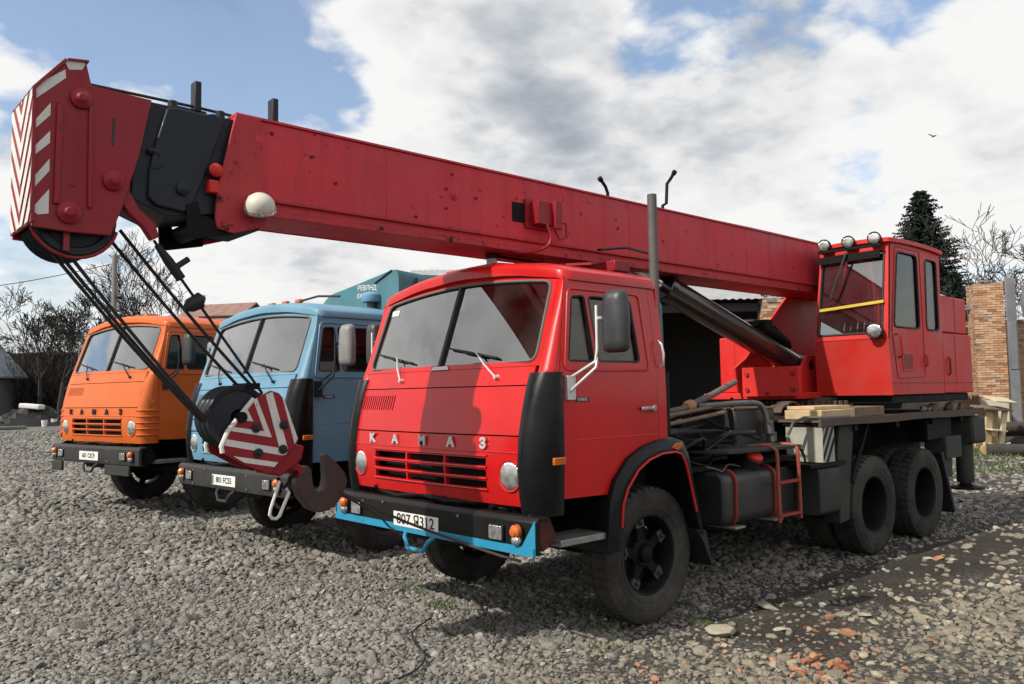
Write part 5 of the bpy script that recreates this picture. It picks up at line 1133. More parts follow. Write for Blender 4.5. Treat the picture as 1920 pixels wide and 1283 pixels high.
# ---------------------------------------------------------------- hook block
hook = thing('hook_block', 'crane hook block with red and white striped cheeks hanging in front of the blue truck', 'crane hook', (2.6, 0, 1.2))
O = Vector((2.6, 0, 1.2))
def rel(pts): return [(x-O.x, z-O.z) for x, z in pts]
HBP = rel([(2.678, 1.739), (2.564, 1.790), (2.509, 1.773), (2.474, 1.732), (2.376, 1.476), (2.381, 1.444), (2.447, 1.383), (2.538, 1.293), (2.572, 1.259), (2.718, 1.317), (2.878, 1.409), (2.886, 1.448), (2.847, 1.538), (2.760, 1.643)])
for y in (-.135, .11):
    mb = MB(); mb.xz(HBP, y, y+.02); ck = mb.build('cheek_plate', HEADRED, hook, bevel=.003)
    # rolled edge along the sheave side
    mb = MB(); e = rel([(2.678, 1.739), (2.760, 1.643), (2.847, 1.538), (2.886, 1.448), (2.878, 1.409)]); yy = y if y > 0 else y+.02
    mb.tube([(x, y+.01, z) for x, z in e], .016, 8); mb.build('cheek_edge', WHITE, ck)
    yo = y+.02 if y > 0 else y-.0025
    mb = MB()
    for q in ([(2.727, 1.681), (2.686, 1.598), (2.796, 1.607)], [(2.686, 1.732), (2.661, 1.743), (2.560, 1.489), (2.612, 1.531)], [(2.612, 1.531), (2.560, 1.489), (2.839, 1.544), (2.824, 1.568)], [(2.603, 1.765), (2.556, 1.782), (2.449, 1.411), (2.508, 1.419)], [(2.508, 1.419), (2.449, 1.411), (2.460, 1.375), (2.486, 1.369), (2.868, 1.454), (2.856, 1.492)], [(2.489, 1.748), (2.469, 1.718), (2.378, 1.472), (2.401, 1.438)], [(2.815, 1.386), (2.517, 1.327), (2.542, 1.299), (2.742, 1.340)]):
        mb.xz(rel(q), yo, yo+.0025)
    mb.each('white_stripe', WHITE, ck)
    for x, z in rel([(2.480, 1.566), (2.652, 1.395), (2.485, 1.409), (2.668, 1.554)]):
        mb = MB(); mb.lathe([(.030, 0), (.030, .012), (.016, .014), (.012, .026), (.001, .027)], (x, y+.02 if y > 0 else y, z), (0, 1 if y > 0 else -1, 0), 14); mb.build('cheek_bolt', RUBBER, ck)
for y in (-.085, -.01, .065):
    mb = MB(); mb.lathe([(.05, -.025), (.165, -.02), (.17, -.03), (.198, -.034), (.202, -.028), (.178, -.004), (.178, .004), (.202, .028), (.198, .034), (.17, .03), (.165, .02), (.05, .025)], (.165, y, .425), (0, 1, 0), 36, closed=True); sv = mb.build('sheave', NAVY, hook); mb = MB(); mb.lathe([(.19+.010*math.cos(t), .012*math.sin(t)) for t in [i*math.pi/3 for i in range(6)]], (.165, y, .425), (0, 1, 0), 40, closed=True); mb.build('rope_wrap', ROPE, sv)
mb = MB(); mb.cyl((.165, -.15, .425), (.165, .15, .425), .035, n=14); mb.box(.03, .12, -.11, .11, .60, .64); mb.build('sheave_pin', DARK, hook)
mb = MB(); mb.xz(rel([(2.40, 1.44), (2.54, 1.29), (2.58, 1.255), (2.48, 1.23), (2.33, 1.33), (2.31, 1.42)]), -.10, .10); mb.build('crosshead', HEADRED, hook, bevel=.012)
mb = MB(); mb.cyl((-.18, 0, .13), (-.30, 0, .03), .05, .045, 16); mb.build('hook_shank', HEADRED, hook)
HK = rel([(2.300, 1.255), (2.337, 1.20), (2.340, 1.140), (2.310, 1.069), (2.246, 0.991), (2.171, 0.958), (2.095, 0.967), (2.027, 1.015), (1.978, 1.088), (1.953, 1.155), (1.977, 1.218), (2.036, 1.283), (2.094, 1.338), (2.113, 1.357), (2.127, 1.345), (2.123, 1.255), (2.118, 1.178), (2.133, 1.119), (2.180, 1.098), (2.208, 1.122), (2.222, 1.177), (2.230, 1.25), (2.26, 1.285)])
mb = MB(); mb.xz(HK, -.045, .045); mb.build('hook', mat('brown_forged_steel', (.055, .032, .028), .5, metal=.25, var=.3, scale=6, dust=.2, dcol=(.13, .10, .08)), hook, bevel=.024, seg=3)
mb = MB(); L_ = rel([(2.470, 1.20), (2.535, 1.02), (2.540, .985), (2.522, .962), (2.495, .957), (2.472, .972), (2.404, 1.117), (2.425, 1.145)]); mb.tube([(x, .06, z) for x, z in L_], .011, 8); mb.build('safety_latch', WHITEMET, hook)
mb = MB(); mb.tube([(-.12, .05, .02), (-.16, .06, -.05), (-.22, .06, .02), (-.26, .05, .05)], .012, 6); mb.build('latch_spring', DARK, hook)
# ropes
for k, (a, b) in enumerate((((3.815, .05, 2.56), (2.955, -.01, 1.60)), ((3.79, .10, 2.55), (2.93, .04, 1.575)), ((3.755, .15, 2.545), (2.90, .075, 1.545)), ((3.515, -.05, 2.72), (2.685, -.05, 1.80)), ((3.47, .05, 2.74), (2.64, .03, 1.81)))):
    a = Vector(a); b = Vector(b); mb = MB(); mb.tube([a.lerp(b, t)-Vector((0, 0, .02*math.sin(t*math.pi))) for t in [i/8 for i in range(9)]], .0105, 8)
    mb.build('hoist_rope', ROPE, hook.parent or crane)
a = Vector((3.325, .2, 2.67)); b = Vector((2.575, .02, 1.775)); P_ = lambda t: a.lerp(b, t)
lim = thing('limit_weight_rope', 'thin black limit-switch rope with clamp and weight beside the hoist ropes', 'rope', tuple(b))
mb = MB(); mb.tube([P_(t)-b for t in [i/8 for i in range(9)]], .009, 8); mb.build('rope', ROPE, lim)
mb = MB(); c = P_(.16)-b; d = (b-a).normalized(); mb.cyl(c-d*.05, c+d*.08, .03, n=10); mb.cyl(c+Vector((-.01, 0, .0)), c+Vector((-.09, 0, .06)), .018, n=8); mb.cyl(c-d*.16, c-d*.05, .018, .03, 10); mb.lathe([(.02, -.02), (.035, 0), (.02, .02)], c+d*.02, (0, 1, 0), 10); mb.build('clamp', RUBBER, lim)
mb = MB(); c = P_(.40)-b; mb.tube([c+Vector((.10, 0, -.03)), c+Vector((.06, 0, 0)), c+Vector((0, 0, .035)), c+Vector((-.02, 0, .03))], .045, 12, rads=[.012, .045, .052, .03]); mb.build('weight', RUBBER, lim)
tr = MB(); tr.tube(smooth([(2.10, .02, 1.13), (1.9, .08, 1.02), (1.6, .20, .855), (1.36, .36, .735), (1.345, .72, .695), (1.34, .98, .672), (1.25, 1.05, .64)], 4), .0095, 8); o = tr.build('tie_rope', TIE); tag(o, 'brown rope tying the hanging hook back across the red truck bumper', 'rope')
tr = MB(); tr.tube(smooth([(2.10, -.02, 1.12), (1.8, -.12, .98), (1.5, -.28, .83), (1.35, -.385, .735), (1.335, -.33, .70), (1.2, -.20, .60)], 4), .0075, 8); o = tr.build('tie_rope', TIE); tag(o, 'thinner brown rope running from the hook down beside the number plate', 'rope')
mb = MB(); mb.tube(smooth([(1.15, -.10, .02), (1.45, .10, .018), (1.6, .33, .018), (1.72, .62, .016), (1.95, .80, .014), (2.3, .87, .012)], 7), .0065, 6)
for i, v in enumerate(mb.v): mb.v[i] = (v[0], v[1], v[2]+gz(v[0], v[1])+.015)
o = mb.build('ground_wire', RUBBER); tag(o, 'thin dark wire trailing over the gravel in front of the red truck', 'wire')

# ---------------------------------------------------------------- load lying on the deck
def plank(name, c, s, rz, mt, label, cat='plank', rx=0., group=None):
    mb = MB(); mb.box(-s[0]/2, s[0]/2, -s[1]/2, s[1]/2, 0, s[2]); o = mb.build(name, mt, bevel=.006); o.location = c; o.rotation_euler = (rx, 0, rz); return tag(o, label, cat, group)
plank('timber_block', (-2.95, 1.0, 1.440), (.78, .38, .09), .05, WOOD, 'pale timber block at the front corner of the crane deck', 'timber')
plank('timber_block', (-3.0, .96, 1.532), (.70, .30, .035), -.04, WOOD, 'flat pale board lying on top of the timber block on the deck', 'timber')
plank('timber_block', (-3.75, .98, 1.440), (.8, .30, .10), .02, WOODD, 'brown squared timber on the deck below the crane cab', 'timber')
random.seed(3)
for i, (x, y, r, lab) in enumerate(((-2.75, .62, .16, 'brown bent scrap strip on the deck in front of the slewing ring'), (-3.1, .52, .2, 'second rusty bent strip leaning on the slewing ring'))):
    mb = MB(); n = 9; pts = [(x+r*1.3*math.cos(R(170-i*10-k*18)), y+.1*k/n, 1.445+r*.8*math.sin(R(170-k*18)) if k < 9 else 1.45) for k in range(n)]
    for p, q in zip(pts, pts[1:]): mb.beam(p, q, .14, .018)
    o = mb.build('scrap_strip', DECKM); tag(o, lab, 'scrap')
for i in range(7):
    x = -5.3-i*.2; me = hull_stone(60+i, 20, .6); me.materials.append(STONE); o = obj('rubble_lump', me); o.scale = (.07+.02*(i % 3),)*3; o.location = (x, 1.08-.04*(i % 2), 1.438+.035); o.rotation_euler = (0, .2*i, i); tag(o, 'grey lump of rubble on the deck under the machine housing', 'rubble', 'rubble lumps on the crane deck')
mb = MB(); mb.tube([(-.35, .75, 1.52), (-1.0, .72, 1.58), (-1.5, .70, 1.70), (-1.95, .66, 1.82)], .030, 10); o = mb.build('round_pole', mat('grey_brown_pole', (.13, .10, .09), .8, var=.3, scale=8)); tag(o, 'grey-brown wooden pole lying slanted behind the red cab', 'pole')
mb = MB(); mb.lathe([(.04, -.06), (.055, -.03), (.055, .03), (.04, .06)], (-1.12, .72, 1.605), (-1, 0, .2), 12); o = mb.build('rag_knot', mat('tan_rag', (.38, .20, .10), .9, var=.2, bump=.5)); tag(o, 'tan rag knotted round the wooden pole', 'rag')
for i, (y, z, lab) in enumerate(((.86, 1.50, 'upper pale stick lying behind the red cab'), (.92, 1.44, 'lower pale stick lying behind the red cab'))):
    mb = MB(); mb.tube([(-.22, y, z), (-.9, y-.05, z+.05), (-1.5, y-.1, z+.10)], .018, 8); o = mb.build('stick', WOODD); tag(o, lab, 'stick')
# ---------------------------------------------------------------- background
# brick courses
BRK = {}
def brick_mesh(w, d, h):
    k = (round(w, 3), round(d, 3), round(h, 3))
    if k not in BRK:
        mb = MB(); mb.box(-w/2, w/2, -d/2, d/2, -h/2, h/2); o = mb.build('brick', BRICK); BRK[k] = o.data; bpy.data.objects.remove(o)
    return BRK[k]
def brick_pillar(name, label, base, rz, w, d, hgt, limit=300, toprag=True):
    root = thing(name, label, 'brick pillar', base, rz)
    mb = MB(); mb.box(-w/2+.012, w/2-.012, -d/2+.012, d/2-.012, 0, hgt-.05); mb.build('mortar_core', MORTAR, root)
    rnd = random.Random(hash(name) % 97); ch = .0765; nc = int(hgt/ch); bl = .25; rest = MB(); cnt = 0
    rows = []
    for c in range(nc):
        z = (c+.5)*ch; off = (c % 2)*bl/2
        for face in (0, 1, 2):    # front, left, right
            L_ = w if face == 0 else d; u = -L_/2-off
            while u < L_/2-.02:
                a = max(u, -L_/2); b = min(u+bl, L_/2)
                if b-a > .06: rows.append((c, face, (a+b)/2, b-a-.012, z))
                u += bl
    order = sorted(rows, key=lambda r: (r[1] != 0, -r[0]))
    for i, (c, face, u, L_, z) in enumerate(order):
        pr = rnd.uniform(-.012, .010); tl = rnd.uniform(-.03, .03)
        if c > nc-3 and rnd.random() < .35 and toprag: continue
        if rnd.random() < .03: pr = -.05
        M = {0: Matrix.Translation((u, -d/2+.03-pr, z)), 1: Matrix.Translation((-w/2+.03-pr, u, z)) @ Matrix.Rotation(R(90), 4, 'Z'), 2: Matrix.Translation((w/2-.03+pr, u, z)) @ Matrix.Rotation(R(90), 4, 'Z')}[face]
        if face: L_ = L_-.07
        if L_ < .05: continue
        if i < limit:
            o = obj('brick', brick_mesh(round(L_, 2), .07, .064), root); o.matrix_local = M @ Matrix.Rotation(tl*.4, 4, 'Z')
        else: rest.box(-L_/2, L_/2, -.035, .035, -.032, .032, M=M)
    if rest.v:
        o = rest.build('brickwork', BRICK, root, fix=False); o['kind'] = 'stuff'
    return root
def brick_wall(root, p0, p1, h, nm='wall'):
    p0 = Vector(p0); p1 = Vector(p1); L_ = (p1-p0).length; a = math.atan2(p1.y-p0.y, p1.x-p0.x)
    M0 = Matrix.Translation(p0) @ Matrix.Rotation(a, 4, 'Z')
    mb = MB(); mb.box(0, L_, .012, .3, 0, h, M=M0); mb.build('mortar_core', MORTAR, root)
    rnd = random.Random(8); mb = MB(); c = 0
    while c*.0765 < h-.05:
        u = -(c % 2)*.125
        while u < L_:
            x0 = max(u, 0)+.005; x1 = min(u+.25, L_)-.006
            if x1-x0 > .05: pr = rnd.uniform(-.01, .012); mb.box(x0, x1, -pr, .07, c*.0765+.006, c*.0765+.070, M=M0)
            u += .25
        c += 1
    o = mb.build('brickwork', BRICK, root, fix=False); o['kind'] = 'stuff'
# right-hand brick wall, pillar and fittings (front faces the yard)
def dirv(a): return Vector((math.cos(a), math.sin(a), 0))
wa = math.atan2(fw.y, fw.x)-R(90)-R(16)   # direction running to the right as seen from the yard
wd = dirv(wa); wn = dirv(wa+R(90))        # wn points away from the yard
PB = Vector((-23.75, -4.07, 0))
pil = brick_pillar('brick_pillar', 'tall sunlit brick pillar standing at the right end of the yard', (PB.x, PB.y, 0), wa, .86, .9, 5.0)
wl = thing('brick_wall', 'long brick wall running behind the tall brick pillar', 'wall', tuple(PB))
brick_wall(wl, wd*(-3.2)+wn*.75, wd*4.5+wn*.75, 3.75)
mb = MB(); mb.box(-3.3, 4.5, .72, 1.1, 3.76, 3.86, M=Matrix.Rotation(wa, 4, 'Z')); mb.build('wall_coping', CONC, wl)
mb = MB(); mb.box(-.42, .36, -.60, -.52, .0, 1.28, M=Matrix.Translation((PB.x, PB.y, 0)) @ Matrix.Rotation(wa, 4, 'Z')); o = mb.build('pale_door', mat('old_cream_paint', (.52, .48, .34), .7, var=.12, dust=.2)); tag(o, 'old cream painted door panel leaning on the foot of the tall brick pillar', 'door panel')
mb = MB(); B = Vector((-22.1, -2.85, 0)); mb.box(-.13, .13, -.05, .05, 0, 4.9, M=Matrix.Translation(B) @ Matrix.Rotation(wa, 4, 'Z')); mb.box(-.10, .10, -.075, -.05, 2.2, 3.6, M=Matrix.Translation(B) @ Matrix.Rotation(wa, 4, 'Z')); o = mb.build('steel_post', INSUL, bevel=.01); tag(o, 'grey flat steel post standing right of the tall brick pillar', 'post')
mb = MB(); B2 = Vector((-21.95, -2.2, 0)); mb.tube([B2+Vector((0, 0, 3.6))+wd*.1, B2+Vector((0, 0, 4.15)), B2+Vector((0, 0, 4.55))+wd*.08, B2+Vector((0, 0, 4.85))+wd*.4, B2+Vector((0, 0, 4.95))+wd*1.0, B2+Vector((0, 0, 4.95))+wd*3], .36, 18); o = mb.build('duct_elbow', INSUL); tag(o, 'large grey ventilation duct elbow above the wall at the right edge', 'duct')
mb = MB(); mb.tube([PB+wd*.62-wn*.2+Vector((0, 0, .1)), PB+wd*.62-wn*.2+Vector((0, 0, 3.8))], .05, 8); o = mb.build('drain_pipe', GREYPIPE); tag(o, 'thin dark drain pipe in the shade right of the brick pillar', 'pipe')
mb = MB(); q0 = PB+wn*.1
mb.tube([q0-wd*3.4+Vector((0, 0, 4.62)), q0-wd*.4+Vector((0, 0, 4.28))], .06, 8); mb.tube([q0-wd*3.2+Vector((0, 0, 3.95)), q0-wd*.4+Vector((0, 0, 4.22))], .06, 8); mb.tube([q0-wd*2.2+Vector((0, 0, 4.05)), q0-wd*2.2+Vector((0, 0, 4.48))], .05, 8); o = mb.build('roof_truss', INSUL); tag(o, 'grey pipe truss ending at the tall brick pillar', 'truss')
mb = MB(); me = hull_stone(77, 30, .45); me.materials.append(WOODD); o = obj('rubble_nest', me); o.scale = (.36, .3, .3); o.location = (PB.x-.1, PB.y, 5.02); tag(o, 'dark clump of debris on top of the tall brick pillar', 'debris')
# shed with corrugated roof
sa = math.atan2(fw.y, fw.x)-R(90)-R(2); sd_ = dirv(sa); sn_ = dirv(sa+R(90)); SB = Vector((-14.2, -7.6, 0))
shed = thing('open_shed', 'dark open shed with a pale corrugated roof behind the crane', 'shed', tuple(SB))
MS = Matrix.Rotation(sa, 4, 'Z')
mb = MB(); mb.box(-9, 5.6, 5.0, 5.2, 0, 5.75, M=MS); mb.build('back_wall', DARKWALL, shed)
mb = MB(); mb.box(5.4, 5.6, .3, 5.0, 0, 4.1, M=MS); mb.box(-9.1, -8.9, .0, 5.0, 0, 4.1, M=MS); mb.each('side_wall', DARKWALL, shed)
mb = MB(); mb.box(-9, -1.5, 3.2, 3.3, 0, 4.4, M=MS); mb.build('inner_wall', DARKWALL, shed)
n = 150; vs = []; fs = []
for i in range(n+1):
    u = -9.4+15.2*i/n; w = .022*math.sin(2*math.pi*u/.19)
    for v, z in ((-.5, 4.18), (5.6, 6.05)): vs += [tuple(MS @ Vector((u, v, z+w-.004*u)))]
for i in range(n): fs.append((2*i, 2*i+2, 2*i+3, 2*i+1))
o2 = len(vs); vs += [(x, y, z-.012) for x, y, z in vs]; fs += [tuple(o2+k for k in reversed(f)) for f in fs[:]]
for i in range(n): fs += [(2*i, 2*i+2, o2+2*i+2, o2+2*i), (2*i+1, 2*i+3, o2+2*i+3, o2+2*i+1)]
mb = MB(); mb.add(vs, fs); rf = mb.build('roof', SLATE, shed, ang=60)
mb = MB()
for u in (-7.3, -5.2, -3.1, -1.0, 1.1, 3.2): mb.beam(MS @ Vector((u, -.45, 4.23-.004*u)), MS @ Vector((u+.15, 5.5, 6.06-.004*u)), .03, .02)
mb.each('roof_seam', DARK, rf)
mb = MB(); mb.box(-9.3, 5.7, -.25, -.1, 3.86, 4.08, M=MS); mb.build('eaves_beam', DARKWALL, shed)
for u0, u1, z0, z1 in ((-3.35, -1.95, 0, 1.42), (-3.35, -1.95, 1.46, 3.35), (-1.9, -1.78, 0, 3.6)):
    mb = MB(); mb.box(u0, u1, -.02, .04, z0, z1, M=MS); mb.build('door_leaf' if u1-u0 > .5 else 'door_post', SHEETM, shed, bevel=.01)
mb = MB(); mb.box(-6.2, -3.5, -.02, .04, 0, 3.6, M=MS); mb.build('sheet_panel', SHEETM, shed)
mb = MB(); mb.tube([MS @ Vector((.1, .3, 3.62)), MS @ Vector((1.0, .3, 3.66))], .035, 8); mb.tube([MS @ Vector((1.65, .3, 3.68)), MS @ Vector((3.2, .3, 3.74))], .035, 8); mb.each('water_pipe', WHITEMET, shed)
p2_ = SB+sd_*1.32+sn_*(-.2)
pl2 = brick_pillar('brick_pier', 'broken-topped brick pier under the corrugated shed roof', (p2_.x, p2_.y, 0), sa, .62, .62, 4.2, 150)
mb = MB(); random.seed(5)
for i in range(9):
    a = random.uniform(0, 6.28); mb.tube([(.15*math.cos(a), .1*math.sin(a), 4.1), (.25*math.cos(a), .2*math.sin(a), 4.25+random.uniform(0, .25)), (.35*math.cos(a+.4), .25*math.sin(a), 4.2)], .012, 5)
mb.tube([(.33, -.33, 4.0), (.24, -.36, 3.6), (.2, -.36, 3.3), (.3, -.36, 3.0)], .03, 6); mb.build('dangling_wires', DARK, pl2)
# second building behind the shed (pale gable seen over the wall is left to the sky)
# spruce
def spruce(base, h, rad, seed):
    root = thing('spruce_tree', 'tall dark spruce tree rising behind the crane cab', 'tree', base)
    mb = MB(); mb.cyl((0, 0, 0), (0, 0, h*.97), h*.018, .03, 8); mb.build('trunk', BARK, root)
    rnd = random.Random(seed); mb = MB(); z = h*.10
    while z < h*.985:
        t = z/h; r = rad*(1-t)**.72*rnd.uniform(.82, 1.08)+.05; nb = int(11+8*(1-t)); a0 = rnd.uniform(0, 6.28)
        for k in range(nb):
            a = a0+6.283*k/nb+rnd.uniform(-.25, .25); L_ = r*rnd.uniform(.55, 1.18); d = Vector((math.cos(a), math.sin(a), 0)); sidev = Vector((-d.y, d.x, 0))
            m_ = int(max(4, L_/.14))
            for j in range(m_):
                s_ = (j+.6)/m_; p = d*L_*s_+Vector((0, 0, z-.30*L_*s_+.22*L_*s_*s_))
                for q in range(7):
                    w = .40*(1.1-.6*s_)*rnd.uniform(.7, 1.3); sg = rnd.choice((-1, 1)); tip = p+(sidev*sg*rnd.uniform(.3, 1)+d*rnd.uniform(.1, .9)+Vector((0, 0, rnd.uniform(-.75, .15)))).normalized()*w
                    e = (tip-p).cross(Vector((rnd.uniform(-1, 1), rnd.uniform(-1, 1), rnd.uniform(-1, 1)))).normalized()*.05; mid = p.lerp(tip, .5)
                    mb.add([p, mid+e, tip, mid-e], [(0, 1, 2, 3)])
        z += h*.0175
    mb.build('crown', LEAFM, root, fix=False)
spruce((-52.72, -16.95, 0), 15.4, 5.6, 4)
# bare trees
def bare_tree(name, label, base, h, seed, spread=.6, depth=7, trunk=.12, mt=TWIG, lean=0., group=None, cat='tree', r0=None):
    root = thing(name, label, cat, base, 0, group); rnd = random.Random(seed); tk = MB(); cr = MB()
    def grow(p, d, L_, r, k):
        n = 3; pts = [p]; rad = [r]
        for i in range(n):
            d = (d+Vector((rnd.gauss(0, .13), rnd.gauss(0, .13), rnd.gauss(0, .08)+.05))).normalized(); p = p+d*L_/n; pts.append(p); rad.append(max(.02, r*(1-.45*(i+1)/n)))
        (tk if k <= 1 else cr).tube(pts, r, 6 if k <= 1 else (4 if k < 4 else 3), rads=rad)
        if k >= depth: return
        nb = rnd.choice((2, 3, 3)) if k else 4
        for b in range(nb):
            ax = d.orthogonal().normalized(); ax = Matrix.Rotation(rnd.uniform(0, 6.28), 3, d) @ ax
            nd_ = (Matrix.Rotation(rnd.uniform(.28, .95)*spread*1.3, 3, ax) @ d); st = pts[-1] if b < 2 else pts[rnd.randint(1, n)]
            grow(st, nd_, L_*rnd.uniform(.62, .86), rad[-1]*rnd.uniform(.6, .85), k+1)
    grow(Vector((0, 0, 0)), Vector((lean, 0, 1)).normalized(), h*.30, r0 or h*.025, 0)
    tk.build('trunk', mt, root, fix=False); cr.build('crown', mt, root, fix=False); return root
def at(b, d, z=0):   # far things are laid out by compass bearing (degrees right of the view axis) and distance over the ground
    v = (fw+r2*math.tan(R(b))); p = CAM+v*d; return (p.x, p.y, z)
bare_tree('bare_tree', 'leafless round-crowned tree behind the orange truck roof', at(-22.62, 60, .6), 11.6, 3, .62, 7)
bare_tree('bare_tree', 'leafless tree with dense twigs at the far left behind the dark shed', at(-30.06, 55, .6), 8.6, 21, .66, 7)
bare_tree('bare_tree', 'leafless forked tree left of the orange truck', at(-28.92, 50, .6), 7.8, 14, .62, 7)
bare_tree('bare_tree', 'small leafless tree just left of the lamp pole', at(-27.55, 58, .6), 8.0, 33, .6, 7)
bare_tree('bare_tree', 'leafless spreading tree above the brick wall at the right edge', at(30.15, 52, 0), 12.2, 8, .72, 7)
bare_tree('bare_tree', 'leafless tree partly cut off by the right edge', at(32.34, 56, 0), 12.6, 17, .7, 7)
# low conifer right of the spruce
root = thing('low_conifer', 'low dark conifer bush at the foot of the tall spruce', 'bush', at(28.72, 50, 0))
rnd = random.Random(9); mb = MB()
for i in range(3800):
    a = rnd.uniform(0, 6.28); z = rnd.uniform(2, 8.6); r = 1.9*(1-(z-2)/6.8)**.8*rnd.uniform(.3, 1.1); p = Vector((r*math.cos(a), r*math.sin(a), z)); tip = p+Vector((rnd.uniform(-1, 1), rnd.uniform(-1, 1), rnd.uniform(-.3, 1))).normalized()*.4; e = (tip-p).cross(Vector((rnd.uniform(-1, 1), rnd.uniform(-1, 1), .3))).normalized()*.06; mb.add([p, p.lerp(tip, .5)+e, tip, p.lerp(tip, .5)-e], [(0, 1, 2, 3)])
mb.build('crown', LEAFM, root, fix=False); mb = MB(); mb.cyl((0, 0, 0), (0, 0, 5), .12, .03, 8); mb.build('trunk', BARK, root)
# thicket filling the left background
rnd = random.Random(12); mb = MB()
for i in range(3200):
    br = rnd.uniform(-34.3, -22.5); d = rnd.uniform(56, 74); b = Vector(at(br, d, .5)); h = rnd.uniform(2.5, 5.8)+2.0*max(0, 1-abs(br+29.7)/3.4)
    for k in range(4):
        v = Vector((rnd.gauss(0, .5), rnd.gauss(0, .5), 1)).normalized(); p1 = b+v*h*rnd.uniform(.5, 1); w = Vector((rnd.uniform(-1, 1), rnd.uniform(-1, 1), 0)).normalized()*.035
        mb.add([b-w, b+w, p1+w*.3, p1-w*.3], [(0, 1, 2, 3)])
        for q in range(3):
            s0 = b.lerp(p1, rnd.uniform(.3, .95)); s1 = s0+Vector((rnd.gauss(0, .6), rnd.gauss(0, .6), rnd.uniform(.1, .9))); mb.add([s0-w*.4, s0+w*.4, s1], [(0, 1, 2)])
o = mb.build('thicket', TWIG, fix=False); tag(o, 'dark tangle of leafless bushes along the far left side of the yard', 'bushes', kind='stuff')
# buildings on the left
def house(name, label, base, rz, w, d, hw, hr, wallm, roofm, cat='building', ov=.4):
    root = thing(name, label, cat, base, rz); mb = MB(); mb.prism([(-w/2, -d/2, 0), (w/2, -d/2, 0), (w/2, -d/2, hw), (0, -d/2, hr-.1), (-w/2, -d/2, hw)], (0, d, 0)); wl_ = mb.build('wall', wallm, root)
    k = (hr-hw)/(w/2)
    for s_ in (-1, 1):
        mb = MB(); mb.prism([(0, -d/2-ov, hr), (s_*(w/2+ov), -d/2-ov, hr-k*(w/2+ov)), (s_*(w/2+ov), -d/2-ov, hr-k*(w/2+ov)+.12), (0, -d/2-ov, hr+.12)], (0, d+2*ov, 0)); mb.build('roof', roofm, root)
    return root
va = math.atan2(fw.y, fw.x)
h1 = house('left_shed', 'grey metal-roofed shed cut off by the left edge of the picture', at(-35.77, 52, .5), va-R(90)+R(6), 7.2, 9, 3.3, 7.6, CONC, ROOFG)
mb = MB(); mb.box(2.3, 3.2, -4.53, -4.49, 0, 2.3); mb.build('door', DARKWALL, h1); mb = MB(); mb.box(-1, 1.6, -4.53, -4.49, 1.1, 2.4); mb.build('window', GLASSD, h1)
h2 = house('dark_barn', 'long dark low barn behind the leafless trees on the left', at(-28.57, 76, .6), va-R(90), 34, 6, 5.0, 5.4, DARKWALL, DARKWALL)
h3 = house('tiled_house', 'house with a faded reddish tiled roof seen over the orange truck', at(-19.51, 60, .5), va-R(14), 5.4, 4.6, 6.6, 8.1, mat('pinkish_wall', (.22, .16, .14), .9), ROOFR)
h4 = house('workshop_block', 'plain low workshop wall behind the row of trucks', at(-7.48, 45, .3), va-R(90), 22, 5, 3.2, 3.8, CONC, ROOFG)
# lamp pole and wire
pb = Vector(at(-26.11, 45, .5)); pr = thing('lamp_pole', 'concrete pole with a small dark lamp standing behind the orange truck', 'pole', tuple(pb))
mb = MB(); mb.cyl((0, 0, 0), (0, 0, 9.3), .17, .13, 12); mb.build('pole', POLE, pr)
mb = MB(); u_ = Vector(r2); u_.z = 0; u_.normalize(); c = Vector((0, 0, 6.95)); mb.tube([c, c+u_*.25], .04, 6); mb.cyl(c+u_*.2-fw*.0, c+u_*.48+Vector((0, 0, .05)), .14, .17, 12); mb.build('lamp', RUBBER, pr)
mb = MB(); mb.box(-.05, .05, -.05, .05, 8.2, 8.35); mb.tube([Vector((0, 0, 8.3))-u_*.1, Vector((0, 0, 8.3))-u_*.28], .03, 6); mb.build('insulator', POLE, pr)
mb = MB(); a = pb+Vector((0, 0, 8.85)); b = Vector(at(-38.68, 40, 7.0)); mb.tube([a.lerp(b, t)-Vector((0, 0, .35*math.sin(math.pi*t))) for t in [i/12 for i in range(13)]], .022, 5); o = mb.build('overhead_wire', RUBBER); tag(o, 'thin overhead wire running left from the concrete lamp pole', 'wire')
# junk heap on the left
jb = Vector(at(-30.51, 42, .42)); jr = thing('scrap_heap', 'dark scrap heap of tarpaulin and metal at the far left of the yard', 'scrap heap', tuple(jb))
rnd = random.Random(3); n = 15; vs = []; fs = []
for i in range(n):
    for j in range(n):
        u = (i/(n-1)-.5)*2; v = (j/(n-1)-.5)*2; h = max(0, 1-u*u)*max(0, 1-v*v); vs.append((u*1.9, v*1.1, h*1.15*rnd.uniform(.55, 1.15)-.02))
for i in range(n-1):
    for j in range(n-1): fs.append((i*n+j, (i+1)*n+j, (i+1)*n+j+1, i*n+j+1))
mb = MB(); mb.add(vs, fs); mb.build('tarpaulin', RUBBER, jr, ang=20)
for k in range(7):
    mb = MB(); a = rnd.uniform(0, 3.1); p = Vector((rnd.uniform(-1.6, 1.6), rnd.uniform(-.9, .6), .1)); mb.beam(p, p+Vector((math.cos(a)*1.1, .2, rnd.uniform(.2, 1.0))), .08, .03); mb.build('metal_strip', STEEL if k % 2 else DECKM, jr)
mb = MB(); mb.box(-.5, .55, -.5, .1, .95, 1.20, M=Matrix.Rotation(.1, 4, 'Y')); o = mb.build('white_tub', WHITE, bevel=.06); o.location = jb+Vector((0, 0, 0)); o.rotation_euler = (0, 0, va-R(90)); tag(o, 'white tub lying on top of the left scrap heap', 'tub')
